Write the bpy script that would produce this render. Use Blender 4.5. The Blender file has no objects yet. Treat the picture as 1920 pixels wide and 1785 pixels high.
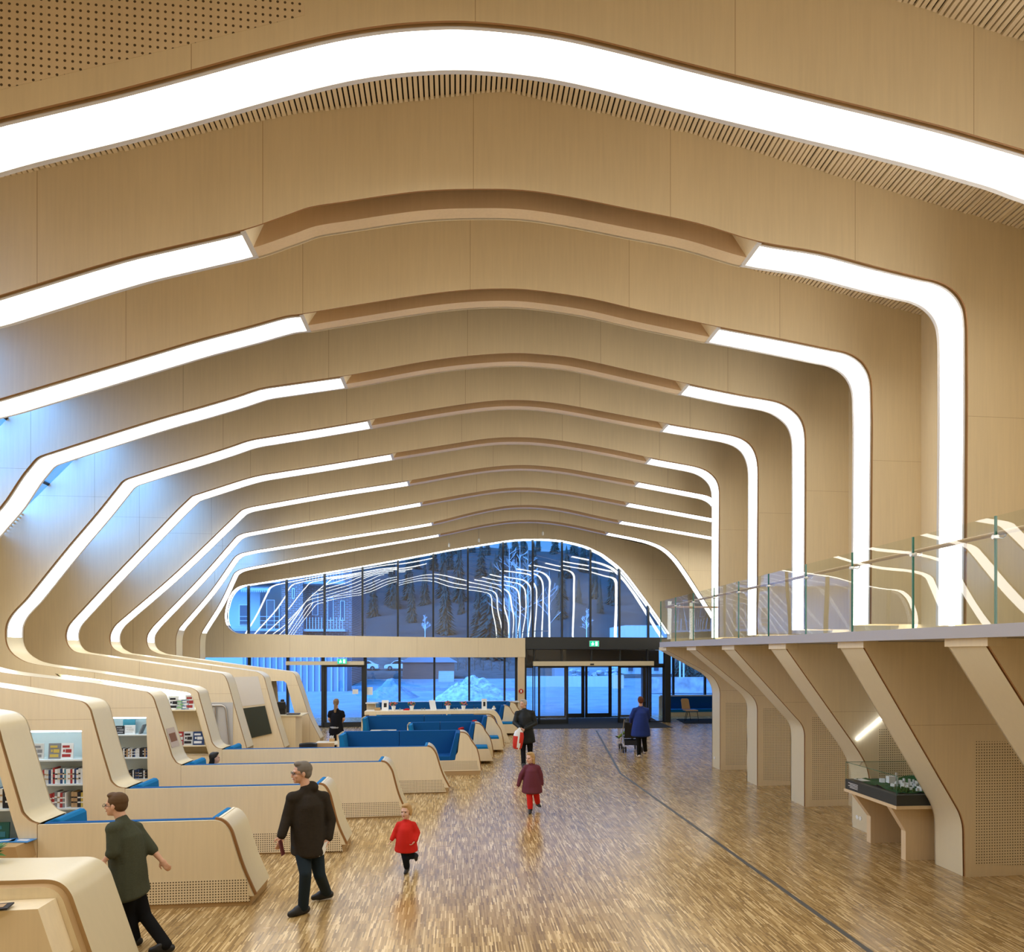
import bpy, bmesh, math, random
from mathutils import Vector, Matrix
from mathutils.geometry import tessellate_polygon
R = random.Random(7)
scene = bpy.context.scene
COL = scene.collection
# ---------------------------------------------------------------- camera
TH = math.radians(4.69); F = 1280.0; CH = 2.92; PX0 = 960.0; PY0 = 1225.0
cam = bpy.data.cameras.new('camera'); camo = bpy.data.objects.new('camera', cam); COL.objects.link(camo)
cam.sensor_width = 36.0; cam.sensor_fit = 'HORIZONTAL'; cam.lens = 36.0*F/1920.0
cam.shift_y = (PY0-892.5)/1920.0; cam.clip_start = 0.05; cam.clip_end = 600
camo.location = (0, 0, CH); camo.rotation_euler = (math.radians(90), 0, -TH)
scene.camera = camo
# ---------------------------------------------------------------- sky, exposure
scene.view_settings.view_transform = 'Standard'; scene.view_settings.look = 'None'
scene.view_settings.gamma = 1.0; scene.view_settings.use_curve_mapping = False
scene.view_settings.exposure = 0.06
w = bpy.data.worlds.new('dusk_sky'); scene.world = w; w.use_nodes = True
wn = w.node_tree.nodes; wl = w.node_tree.links
bg = wn['Background']; bg.inputs['Strength'].default_value = 1.0
tc = wn.new('ShaderNodeTexCoord'); sep = wn.new('ShaderNodeSeparateXYZ'); rmp = wn.new('ShaderNodeValToRGB')
wl.new(tc.outputs['Generated'], sep.inputs[0]); wl.new(sep.outputs['Z'], rmp.inputs['Fac'])
rmp.color_ramp.elements[0].position = 0.0; rmp.color_ramp.elements[0].color = (0.12, 0.42, 1.05, 1)
rmp.color_ramp.elements[1].position = 0.8; rmp.color_ramp.elements[1].color = (0.16, 0.60, 1.7, 1)
# added bright sky lobe, up left behind the camera, tints the rib fronts blue
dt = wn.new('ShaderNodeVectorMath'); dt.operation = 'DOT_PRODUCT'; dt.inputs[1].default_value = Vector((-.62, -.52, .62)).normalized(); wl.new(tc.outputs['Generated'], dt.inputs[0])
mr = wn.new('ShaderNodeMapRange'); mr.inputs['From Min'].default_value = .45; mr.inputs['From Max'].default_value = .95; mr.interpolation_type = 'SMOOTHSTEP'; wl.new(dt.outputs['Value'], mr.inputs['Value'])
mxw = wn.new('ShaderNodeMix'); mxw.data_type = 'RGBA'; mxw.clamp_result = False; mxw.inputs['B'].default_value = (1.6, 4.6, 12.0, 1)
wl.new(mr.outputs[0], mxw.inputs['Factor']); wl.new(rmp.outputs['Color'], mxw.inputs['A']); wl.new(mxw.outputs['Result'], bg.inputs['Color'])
# portals that guide the dusk daylight through the facade glass
def portal(name, loc, rot, sx, sy):
    l = bpy.data.lights.new(name, 'AREA'); l.shape = 'RECTANGLE'; l.size = sx; l.size_y = sy; l.cycles.is_portal = True
    o = bpy.data.objects.new(name, l); COL.objects.link(o); o.location = loc; o.rotation_euler = rot
scene.cycles.max_bounces = 8; scene.cycles.diffuse_bounces = 4; scene.cycles.glossy_bounces = 4
scene.cycles.transparent_max_bounces = 16; scene.cycles.transmission_bounces = 6
scene.cycles.sample_clamp_indirect = 4.0
scene.cycles.caustics_reflective = False; scene.cycles.caustics_refractive = False
# ---------------------------------------------------------------- photo geometry helpers
FX, FY = math.sin(TH), math.cos(TH)
def ray(px, py):
    a = (px-PX0)/F; b = (PY0-py)/F
    return Vector((FX+a*FY, FY-a*FX, b))
def on_plane(px, py, Y0, k=0.0):
    d = ray(px, py); t = Y0/(d.y-k*d.x); return (t*d.x, CH+t*d.z)
def on_floor(px, py, z=0.0):
    d = ray(px, py); t = (z-CH)/d.z; return Vector((t*d.x, t*d.y, z))
def at_depth(px, py, yc):
    d = ray(px, py); return Vector((0, 0, CH))+d*yc
# ---------------------------------------------------------------- object helpers
def tag(o, label=None, cat=None, group=None, kind=None):
    if label: o['label'] = label
    if cat: o['category'] = cat
    if group: o['group'] = group
    if kind: o['kind'] = kind
    return o
def root(name, loc=(0, 0, 0), label=None, cat=None, group=None, kind=None, rz=0):
    o = bpy.data.objects.new(name, None); COL.objects.link(o); o.location = loc; o.rotation_euler = (0, 0, rz)
    o.empty_display_size = 0.1
    return tag(o, label, cat, group, kind)
class MB:
    def __init__(s): s.v = []; s.f = []; s.m = []
    def vert(s, p): s.v.append(tuple(p)); return len(s.v)-1
    def face(s, idx, m=0): s.f.append(tuple(idx)); s.m.append(m)
    def quad(s, a, b, c, d, m=0):
        i = len(s.v); s.v += [tuple(a), tuple(b), tuple(c), tuple(d)]; s.face((i, i+1, i+2, i+3), m)
    def box(s, lo, hi, m=0, M=None):
        (x0, y0, z0), (x1, y1, z1) = lo, hi
        P = [(x0,y0,z0),(x1,y0,z0),(x1,y1,z0),(x0,y1,z0),(x0,y0,z1),(x1,y0,z1),(x1,y1,z1),(x0,y1,z1)]
        if M is not None: P = [tuple(M @ Vector(p)) for p in P]
        i = len(s.v); s.v += P
        for q in ((0,3,2,1),(4,5,6,7),(0,1,5,4),(1,2,6,5),(2,3,7,6),(3,0,4,7)): s.face([i+j for j in q], m)
    def cbox(s, c, size, m=0, rz=0, M=None):
        T = Matrix.Translation(Vector(c)) @ (M if M is not None else Matrix.Rotation(rz, 4, 'Z'))
        h = [x/2 for x in size]; s.box((-h[0],-h[1],-h[2]), (h[0],h[1],h[2]), m, T)
    def tube(s, pts, rad, n=8, m=0, cap=True, flat=None):
        pts = [Vector(p) for p in pts]
        if not isinstance(rad, (list, tuple)): rad = [rad]*len(pts)
        rings = []; up = None
        for i, p in enumerate(pts):
            t = (pts[min(i+1, len(pts)-1)]-pts[max(i-1, 0)]).normalized()
            if up is None: up = Vector((0,0,1)) if abs(t.z) < .9 else Vector((0,1,0))
            a = t.cross(up)
            if a.length < 1e-4: a = t.cross(Vector((1,0,0)))
            a.normalize(); b = a.cross(t).normalized(); up = b
            fl = flat or 1.0
            rings.append([s.vert(p+a*math.cos(2*math.pi*j/n)*rad[i]+b*math.sin(2*math.pi*j/n)*rad[i]*fl) for j in range(n)])
        for i in range(len(rings)-1):
            for j in range(n):
                s.face((rings[i][j], rings[i][(j+1)%n], rings[i+1][(j+1)%n], rings[i+1][j]), m)
        if cap: s.face(list(reversed(rings[0])), m); s.face(rings[-1], m)
    def lathe(s, prof, c=(0,0,0), n=16, m=0, M=None):
        rings = []
        for r, z in prof:
            ring = []
            for j in range(n):
                p = Vector((r*math.cos(2*math.pi*j/n), r*math.sin(2*math.pi*j/n), z))
                if M is not None: p = M @ p
                ring.append(s.vert(p+Vector(c)))
            rings.append(ring)
        for i in range(len(rings)-1):
            for j in range(n): s.face((rings[i][j], rings[i][(j+1)%n], rings[i+1][(j+1)%n], rings[i+1][j]), m)
        s.face(list(reversed(rings[0])), m); s.face(rings[-1], m)
    def ball(s, c, r, n=10, m=0):
        r = r if isinstance(r, (list, tuple)) else (r, r, r); k = n//2
        prof = [(math.sin(math.pi*i/k), -math.cos(math.pi*i/k)) for i in range(k+1)]
        prof[0] = (.001, -1); prof[-1] = (.001, 1)
        s.lathe([(a, b) for a, b in prof], c, n, m, Matrix.Diagonal((r[0], r[1], r[2])))
    def slab(s, loops, P0, P1, m=0, ms=None):
        """solid between two mappings of the 2D loops (first the outline, then holes)"""
        ms = m if ms is None else ms
        flat = [p for l in loops for p in l]; n = len(flat); i0 = len(s.v)
        s.v += [tuple(P0(*p)) for p in flat]+[tuple(P1(*p)) for p in flat]
        for t in tessellate_polygon([[Vector((p[0], p[1], 0)) for p in l] for l in loops]):
            a, b, c = t; A = flat[a]; Bq = flat[b]; Cq = flat[c]
            cr = (Bq[0]-A[0])*(Cq[1]-A[1])-(Bq[1]-A[1])*(Cq[0]-A[0])
            if cr < 0: a, c = c, a
            s.face((i0+a, i0+b, i0+c), m); s.face((i0+n+c, i0+n+b, i0+n+a), m)
        o = 0
        for l in loops:
            k = len(l)
            for j in range(k):
                a = i0+o+j; b = i0+o+(j+1)%k; s.face((b, a, a+n, b+n), ms)
            o += k
    def build(s, name, mats, parent=None, smooth=False, bevel=0.0, ang=35):
        me = bpy.data.meshes.new(name); off = Vector((0,0,0))
        if parent is not None:
            q = parent
            while q is not None: off += Vector(q.location); q = q.parent
        me.from_pydata([tuple(Vector(v)-off) for v in s.v], [], s.f)
        if not isinstance(mats, (list, tuple)): mats = [mats]
        for m in mats: me.materials.append(m)
        me.polygons.foreach_set('material_index', s.m)
        bm = bmesh.new(); bm.from_mesh(me)
        bmesh.ops.remove_doubles(bm, verts=bm.verts, dist=1e-5)
        bmesh.ops.recalc_face_normals(bm, faces=bm.faces)
        if bevel > 0:
            ed = [e for e in bm.edges if len(e.link_faces) == 2 and e.calc_face_angle(0) > math.radians(40)]
            bmesh.ops.bevel(bm, geom=ed, offset=bevel, segments=2, affect='EDGES', profile=.6)
        bm.to_mesh(me); bm.free()
        if smooth:
            me.polygons.foreach_set('use_smooth', [True]*len(me.polygons))
            me.set_sharp_from_angle(angle=math.radians(ang))
        o = bpy.data.objects.new(name, me); COL.objects.link(o)
        if parent is not None: o.parent = parent
        return o
def copy_tree(o, parent=None):
    kids = list(o.children); c = o.copy(); COL.objects.link(c)
    if parent is not None: c.parent = parent
    for k in kids: copy_tree(k, c)
    return c
# ---------------------------------------------------------------- materials
def rgb(r, g, b):
    f = lambda c: (c/255/12.92) if c/255 <= .04045 else ((c/255+.055)/1.055)**2.4
    return (f(r), f(g), f(b), 1)
def mat(name, col, rough=.6, spec=.5, metal=0.0, noise=0.0, nscale=(8, 8, 8), bump=0.0, coat=0.0, emit=None, estr=0.0):
    m = bpy.data.materials.new(name); m.use_nodes = True; nt = m.node_tree; b = nt.nodes['Principled BSDF']
    b.inputs['Base Color'].default_value = col; b.inputs['Roughness'].default_value = rough
    b.inputs['Specular IOR Level'].default_value = spec; b.inputs['Metallic'].default_value = metal
    if coat: b.inputs['Coat Weight'].default_value = coat; b.inputs['Coat Roughness'].default_value = .15
    if noise or bump:
        tc = nt.nodes.new('ShaderNodeTexCoord'); mp = nt.nodes.new('ShaderNodeMapping'); mp.inputs['Scale'].default_value = nscale
        n = nt.nodes.new('ShaderNodeTexNoise'); n.inputs['Scale'].default_value = 1; n.inputs['Detail'].default_value = 4
        nt.links.new(tc.outputs['Object'], mp.inputs[0]); nt.links.new(mp.outputs[0], n.inputs['Vector'])
        if noise:
            mx = nt.nodes.new('ShaderNodeMix'); mx.data_type = 'RGBA'
            mx.inputs['A'].default_value = tuple(c*(1-noise) for c in col[:3])+(1,); mx.inputs['B'].default_value = tuple(min(1, c*(1+noise)) for c in col[:3])+(1,)
            nt.links.new(n.outputs['Fac'], mx.inputs['Factor']); nt.links.new(mx.outputs['Result'], b.inputs['Base Color'])
        if bump:
            bp = nt.nodes.new('ShaderNodeBump'); bp.inputs['Strength'].default_value = bump; bp.inputs['Distance'].default_value = .02
            nt.links.new(n.outputs['Fac'], bp.inputs['Height']); nt.links.new(bp.outputs[0], b.inputs['Normal'])
    if emit: b.inputs['Emission Color'].default_value = emit; b.inputs['Emission Strength'].default_value = estr
    return m
def math_node(nt, op, a, b=None, c=None):
    n = nt.nodes.new('ShaderNodeMath'); n.operation = op
    for i, v in enumerate((a, b, c)):
        if v is None: continue
        if hasattr(v, 'links'): nt.links.new(v, n.inputs[i])
        else: n.inputs[i].default_value = v
    return n.outputs[0]
def plywood(name, col, seams=0.0, holes=None, rough=.42, coat=.0, seamcol=.55):
    """pale veneer with fine upright grain, optional sheet joints and drilled holes (pitch, radius)"""
    m = mat(name, col, rough, .4, coat=coat); nt = m.node_tree; b = nt.nodes['Principled BSDF']
    tc = nt.nodes.new('ShaderNodeTexCoord')
    def nz(scale, det):
        mp = nt.nodes.new('ShaderNodeMapping'); mp.inputs['Scale'].default_value = scale
        n = nt.nodes.new('ShaderNodeTexNoise'); n.inputs['Scale'].default_value = 1; n.inputs['Detail'].default_value = det
        nt.links.new(tc.outputs['Object'], mp.inputs[0]); nt.links.new(mp.outputs[0], n.inputs['Vector']); return n.outputs['Fac']
    a = nz((30, 30, 1.6), 4); c = nz((1.1, 1.1, .5), 2)
    f = math_node(nt, 'ADD', math_node(nt, 'MULTIPLY', a, .5), math_node(nt, 'MULTIPLY', c, .5))
    mx = nt.nodes.new('ShaderNodeMix'); mx.data_type = 'RGBA'
    mx.inputs['A'].default_value = tuple(v*.84 for v in col[:3])+(1,); mx.inputs['B'].default_value = tuple(min(1, v*1.14) for v in col[:3])+(1,)
    nt.links.new(f, mx.inputs['Factor']); out = mx.outputs['Result']
    sp = nt.nodes.new('ShaderNodeSeparateXYZ'); nt.links.new(tc.outputs['Object'], sp.inputs[0])
    def dark(fac, mul):
        nonlocal out
        k = nt.nodes.new('ShaderNodeMix'); k.data_type = 'RGBA'; k.blend_type = 'MULTIPLY'
        k.inputs['B'].default_value = (mul, mul*.8, mul*.6, 1); nt.links.new(fac, k.inputs['Factor']); nt.links.new(out, k.inputs['A']); out = k.outputs['Result']
    if seams:
        for ax, st, wd in (('X', seams, .006), ('Z', seams*1.65, .004)):
            fr = math_node(nt, 'FRACT', math_node(nt, 'DIVIDE', math_node(nt, 'ADD', sp.outputs[ax], 50.35), st))
            dark(math_node(nt, 'LESS_THAN', fr, wd/st), seamcol)
    if holes:
        p, r = holes
        u = math_node(nt, 'SUBTRACT', math_node(nt, 'FRACT', math_node(nt, 'DIVIDE', math_node(nt, 'ADD', sp.outputs['X'], 100), p)), .5)
        v = math_node(nt, 'SUBTRACT', math_node(nt, 'FRACT', math_node(nt, 'DIVIDE', math_node(nt, 'ADD', sp.outputs['Z'], 100), p)), .5)
        d = math_node(nt, 'ADD', math_node(nt, 'MULTIPLY', u, u), math_node(nt, 'MULTIPLY', v, v))
        dark(math_node(nt, 'LESS_THAN', d, (r/p)**2), .12)
    nt.links.new(out, b.inputs['Base Color'])
    return m
def emission(name, col, s):
    m = bpy.data.materials.new(name); m.use_nodes = True; nt = m.node_tree; nt.nodes.remove(nt.nodes['Principled BSDF'])
    e = nt.nodes.new('ShaderNodeEmission'); e.inputs[0].default_value = col; e.inputs[1].default_value = s
    nt.links.new(e.outputs[0], nt.nodes['Material Output'].inputs[0]); return m
def glass(name, tint=(1,1,1,1), refl=.1, ior=1.5, wave=0.0, wscale=.5):
    m = bpy.data.materials.new(name); m.use_nodes = True; nt = m.node_tree; nt.nodes.remove(nt.nodes['Principled BSDF'])
    t = nt.nodes.new('ShaderNodeBsdfTransparent'); t.inputs[0].default_value = tint
    g = nt.nodes.new('ShaderNodeBsdfGlossy'); g.inputs['Roughness'].default_value = 0.0
    fr = nt.nodes.new('ShaderNodeLayerWeight'); fr.inputs[0].default_value = .5
    f = math_node(nt, 'MULTIPLY_ADD', math_node(nt, 'POWER', fr.outputs['Facing'], 4.5), 1-refl, refl)
    x = nt.nodes.new('ShaderNodeMixShader'); nt.links.new(f, x.inputs[0]); nt.links.new(t.outputs[0], x.inputs[1]); nt.links.new(g.outputs[0], x.inputs[2])
    nt.links.new(x.outputs[0], nt.nodes['Material Output'].inputs[0])
    if wave:
        tc = nt.nodes.new('ShaderNodeTexCoord'); n = nt.nodes.new('ShaderNodeTexNoise'); n.inputs['Scale'].default_value = wscale; n.inputs['Detail'].default_value = 0
        nt.links.new(tc.outputs['Object'], n.inputs['Vector'])
        bp = nt.nodes.new('ShaderNodeBump'); bp.inputs['Strength'].default_value = 1.0; bp.inputs['Distance'].default_value = wave
        nt.links.new(n.outputs['Fac'], bp.inputs['Height']); nt.links.new(bp.outputs[0], g.inputs['Normal'])
    return m
PLY = plywood('birch_plywood', (.80, .675, .465, 1), seams=2.44)
PLY_HOLES = plywood('perforated_plywood', (.80, .68, .47, 1), holes=(.037, .0084))
PLY_HOLES_SMALL = plywood('finely_perforated_plywood', (.80, .68, .47, 1), holes=(.031, .0084))
PLY_FINE = plywood('birch_plywood_sheet', (.80, .68, .47, 1))
CREAM = mat('cream_laminate', (.67, .59, .41, 1), .3, .5, noise=.03, nscale=(20, 20, 2))
EDGE = mat('brown_plywood_edge', (.30, .15, .055, 1), .6, .3)
EDGE2 = mat('tan_plywood_edge', (.46, .30, .14, 1), .6, .3)
GLULAM = plywood('glued_laminated_timber', (.56, .38, .22, 1))
GLULAM_PALE = plywood('pale_timber', (.72, .56, .36, 1))
TRIM = mat('light_grey_trim', (.62, .60, .60, 1), .4, .4)
STRIP = emission('white_light_diffuser', (1.0, .965, .87, 1), 7.8)
DARK = mat('anthracite_metal', (.018, .022, .025, 1), .35, .5)
DARKBACK = mat('dark_void_board', (.02, .017, .013, 1), .9, .1)
WHITE = mat('white_paint', (.80, .82, .82, 1), .4, .4)
SLAT = mat('pale_spruce_slat', (.84, .72, .54, 1), .6, .3, noise=.12, nscale=(14, 1, 14))
GREYSLAB = mat('grey_slab_edge', (.42, .42, .48, 1), .5, .4)
STEEL = mat('brushed_steel', (.6, .58, .55, 1), .3, .5, metal=1.0)
GLASSW = glass('facade_glass', (.93, .97, .98, 1), .12, 1.5, wave=.012, wscale=.6)
GLASSB = glass('balustrade_glass', (.90, .95, .92, 1), .09, 1.5, wave=.006, wscale=.8)
GLASSC = glass('clear_case_glass', (.95, .98, .97, 1), .03)
GLASSG = mat('green_glass_edge', (.02, .14, .10, 1), .15, .6)
BLUE = mat('blue_wool_upholstery', (.004, .085, .27, 1), .85, .2, noise=.12, nscale=(60, 60, 60))
BLUE2 = mat('bright_blue_seat_wool', (.006, .17, .42, 1), .85, .2, noise=.1, nscale=(60, 60, 60))
RED = mat('red_fabric', (.55, .02, .015, 1), .8, .2)
BLACK = mat('black_plastic', (.012, .012, .013, 1), .45, .4)
# ---------------------------------------------------------------- the floor
def floor_material():
    m = mat('oak_mosaic_parquet', (.4, .25, .1, 1), .2, .5); nt = m.node_tree; b = nt.nodes['Principled BSDF']
    tc = nt.nodes.new('ShaderNodeTexCoord'); mp = nt.nodes.new('ShaderNodeMapping'); mp.inputs['Rotation'].default_value = (0, 0, math.radians(90))
    nt.links.new(tc.outputs['Object'], mp.inputs[0])
    br = nt.nodes.new('ShaderNodeTexBrick'); br.offset = .37; br.offset_frequency = 2; br.squash = 1
    br.inputs['Color1'].default_value = (0, 0, 0, 1); br.inputs['Color2'].default_value = (1, 1, 1, 1)
    br.inputs['Scale'].default_value = 1; br.inputs['Mortar Size'].default_value = .0008; br.inputs['Mortar'].default_value = (.25, .25, .25, 1)
    br.inputs['Brick Width'].default_value = .22; br.inputs['Row Height'].default_value = .0155; br.inputs['Bias'].default_value = 0
    nt.links.new(mp.outputs[0], br.inputs['Vector'])
    cr = nt.nodes.new('ShaderNodeValToRGB'); e = cr.color_ramp.elements
    e[0].position = 0; e[0].color = (.24, .145, .055, 1); e[1].position = 1; e[1].color = (.86, .65, .35, 1)
    k = e.new(.35); k.color = (.40, .255, .10, 1); k = e.new(.75); k.color = (.54, .365, .155, 1)
    nt.links.new(br.outputs['Color'], cr.inputs[0])
    # whole tiles of blocks differ a little in tone
    b2 = nt.nodes.new('ShaderNodeTexBrick'); b2.offset = 0; b2.inputs['Scale'].default_value = 1; b2.inputs['Mortar Size'].default_value = 0
    b2.inputs['Color1'].default_value = (.90, .89, .87, 1); b2.inputs['Color2'].default_value = (1.08, 1.07, 1.05, 1)
    b2.inputs['Brick Width'].default_value = 1.32; b2.inputs['Row Height'].default_value = .31; nt.links.new(mp.outputs[0], b2.inputs['Vector'])
    mx = nt.nodes.new('ShaderNodeMix'); mx.data_type = 'RGBA'; mx.blend_type = 'MULTIPLY'; mx.inputs['Factor'].default_value = 1
    nt.links.new(cr.outputs[0], mx.inputs['A']); nt.links.new(b2.outputs['Color'], mx.inputs['B']); nt.links.new(mx.outputs['Result'], b.inputs['Base Color'])
    n = nt.nodes.new('ShaderNodeTexNoise'); n.inputs['Scale'].default_value = 3; nt.links.new(tc.outputs['Object'], n.inputs['Vector'])
    nt.links.new(math_node(nt, 'ADD', math_node(nt, 'MULTIPLY', n.outputs['Fac'], .12), .20), b.inputs['Roughness']); b.inputs['Coat Weight'].default_value = .35; b.inputs['Coat Roughness'].default_value = .22
    return m
b = MB(); b.box((-11, -3, -.12), (13.2, 31.6, 0))
tag(b.build('floor', floor_material()), kind='structure')
b = MB()
p0 = on_floor(1118, 1370); p1 = on_floor(1163, 1450); p2 = on_floor(1632, 1785); p3 = p2+(p2-p1)*.25
for a_, c_ in ((p0, p1), (p1, p3)):
    d = (c_-a_).normalized(); n = Vector((-d.y, d.x, 0))*.03
    b.slab([[(0, 0), (1, 0), (1, 1), (0, 1)]], lambda u, v, a_=a_, c_=c_, n=n: a_+(c_-a_)*u+n*(2*v-1)+Vector((0,0,.0)), lambda u, v, a_=a_, c_=c_, n=n: a_+(c_-a_)*u+n*(2*v-1)+Vector((0,0,.003)))
tag(b.build('trim_1', mat('grey_metal_guide_strip', (.10, .10, .10, 1), .45, .5)), kind='structure')
# ---------------------------------------------------------------- the envelope of the hall
KS = 0.03; SHZ = 0.05; T = 0.57
ENV = [(-9.9, 0), (-9.9, 4.1), (-6.85, 7.7), (-5.6, 8.03), (-1.9, 9.2), (.6, 9.7), (3, 9.37), (7.5, 8.5), (7.5, 0)]
def env(Y, grow=0.0):
    out = []
    for x, z in (ENV[:-2]+[(13.0, 7.44), (13.0, 0)] if Y > 18 else ENV):
        zz = z-SHZ*(Y-8.2) if z > 5 else z
        out.append((x+(grow if x > 0 else -grow) if abs(x) > 7 else x, zz+(grow if z > 5 else 0)))
    return out
YA, YB = -2.5, 28.6
YS = 25.1
def envstrip(name, i, mat_, th=.12, off=0.0, holes=None, e=0.0):
    A, B_ = env(YA), env(YB); fix = [(13.0, 7.44+SHZ*(8.2-YA)), (13.0, 0)]; A = A[:-2]+fix; B_ = B_[:-2]+[(13.0, 7.44+SHZ*(8.2-YB)), (13.0, 0)]
    (ax, az), (bx, bz) = A[i], A[i+1]; (cx, cz), (dx, dz) = B_[i], B_[i+1]
    ve = yl(YS) if i < 2 else 1.0
    n = Vector((-(bz-az), 0, bx-ax)).normalized()
    P = lambda u, v: Vector((ax+(bx-ax)*u, YA, az+(bz-az)*u)).lerp(Vector((cx+(dx-cx)*u, YB, cz+(dz-cz)*u)), v)
    b = MB(); b.slab([[(-e, 0), (1+e, 0), (1+e, ve), (-e, ve)]]+(holes or []), lambda u, v: P(u, v)+n*off, lambda u, v: P(u, v)+n*(off+th))
    return b.build(name, mat_), P, n
yl = lambda Y: (Y-YA)/(YB-YA)
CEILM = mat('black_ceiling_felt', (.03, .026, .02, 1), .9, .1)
o, P_, n_ = envstrip('wall_left', 0, PLY_FINE); tag(o, kind='structure')
holes = []
SKY_U0, SKY_U1 = .34, .97
bays = [8.19+2.05*i+.62 for i in range(-1, 8)]
for y in bays: holes.append([(SKY_U0, yl(y)), (SKY_U0, yl(y+1.4)), (SKY_U1, yl(y+1.4)), (SKY_U1, yl(y))])
o, PS, nS = envstrip('ceiling_left_slope', 1, PLY_FINE, holes=holes); tag(o, kind='structure')
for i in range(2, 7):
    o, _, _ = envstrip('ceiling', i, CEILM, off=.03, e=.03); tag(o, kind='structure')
b = MB(); b.box((7.5, YA, 0), (7.6, 17.75, 9.2)); tag(b.build('wall_right', PLY_FINE), kind='structure')
b = MB(); b.box((7.5, 17.75, 0), (13.1, 17.85, 8.6)); tag(b.build('wall_right', PLY_FINE), kind='structure')
b = MB(); b.box((13.0, 17.8, 0), (13.1, 31.6, 8.0)); tag(b.build('wall_right', PLY_FINE), kind='structure')
b = MB(); b.box((-10.2, YA-.1, 0), (7.9, YA, 10.6)); tag(b.build('wall_back', PLY_FINE), kind='structure')
SKYG = glass('skylight_glass', (.95, .98, 1, 1), .02, 1.3)
for y in bays:
    r_ = root('skylight', PS(.7, yl(y+.7)), kind='structure'); r_['kind'] = 'structure'
    b = MB(); b.quad(*[PS(u, yl(v))+nS*.09 for u, v in ((SKY_U0, y), (SKY_U1, y), (SKY_U1, y+1.4), (SKY_U0, y+1.4))]); b.build('skylight_glass', SKYG, r_)
    b = MB()
    for u in (SKY_U0, .64, .80, SKY_U1):
        b.slab([[(0, 0), (1, 0), (1, 1), (0, 1)]], lambda p, q, u=u: PS(u+.012*(p-.5), yl(y+1.4*q))+nS*.02, lambda p, q, u=u: PS(u+.012*(p-.5), yl(y+1.4*q))+nS*.1)
    b.build('skylight_frame', DARK, r_)
for nm, q in (('wall_left', [(-11.4, 0), (-11.4, 5.5)]), ('ceiling_left_slope', [(-11.4, 5.5), (-8.0, 7.9)]), ('ceiling', [(-8.0, 7.9), (-5.5, 7.15)])):
    b = MB(); (xa_, za_), (xb_, zb_) = q; b.slab([[(xa_-.1, za_), (xb_-.0, zb_+.0), (xb_, zb_+.1), (xa_-.2, za_+.1)]], lambda x, z: (x, 24.62, z), lambda x, z: (x, 28.6, z)); tag(b.build(nm, PLY_FINE), kind='structure')
# slats under the ceiling, running along the hall
b = MB()
for i in range(2, 7):
    A = env(YA); B_ = [(x, z-SHZ*(YB-YA) if z > 5 else z) for x, z in A]; L = math.hypot(A[i+1][0]-A[i][0], A[i+1][1]-A[i][1]); cnt = int(L/.062)
    for j in range(cnt):
        u = (j+.5)/cnt; x = A[i][0]+(A[i+1][0]-A[i][0])*u
        za = A[i][1]+(A[i+1][1]-A[i][1])*u; zb = B_[i][1]+(B_[i+1][1]-B_[i][1])*u
        s_ = (A[i+1][1]-A[i][1])/(A[i+1][0]-A[i][0]); hw = .0205; y0 = 3.6; zc = lambda Y: za+(zb-za)*(Y-YA)/(YB-YA)
        jit = R.uniform(-.012, .006)
        P0 = [(x-hw, y0, zc(y0)-hw*s_+jit), (x+hw, y0, zc(y0)+hw*s_+jit), (x+hw, y0, zc(y0)+.028), (x-hw, y0, zc(y0)+.028)]
        y1 = 10.5
        P1 = [(p[0], y1, p[2]+zc(y1)-zc(y0)) for p in P0]; k = len(b.v); b.v += P0+P1
        for q in ((0,1,2,3),(7,6,5,4),(0,4,5,1),(1,5,6,2),(2,6,7,3),(3,7,4,0)): b.face([k+t for t in q])
tag(b.build('ceiling_slats', SLAT), kind='structure')
# louvre slats on the lower part of the left slope
b = MB()
for k in range(26):
    u = .04+k*.017
    b.slab([[(0, 0), (1, 0), (1, 1), (0, 1)]], lambda p, q, u=u: PS(u+.009*p, q*yl(YS))-nS*.035, lambda p, q, u=u: PS(u+.009*p, q*yl(YS))-nS*.001)
tag(b.build('wall_left_louvres', SLAT), kind='structure')
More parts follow.
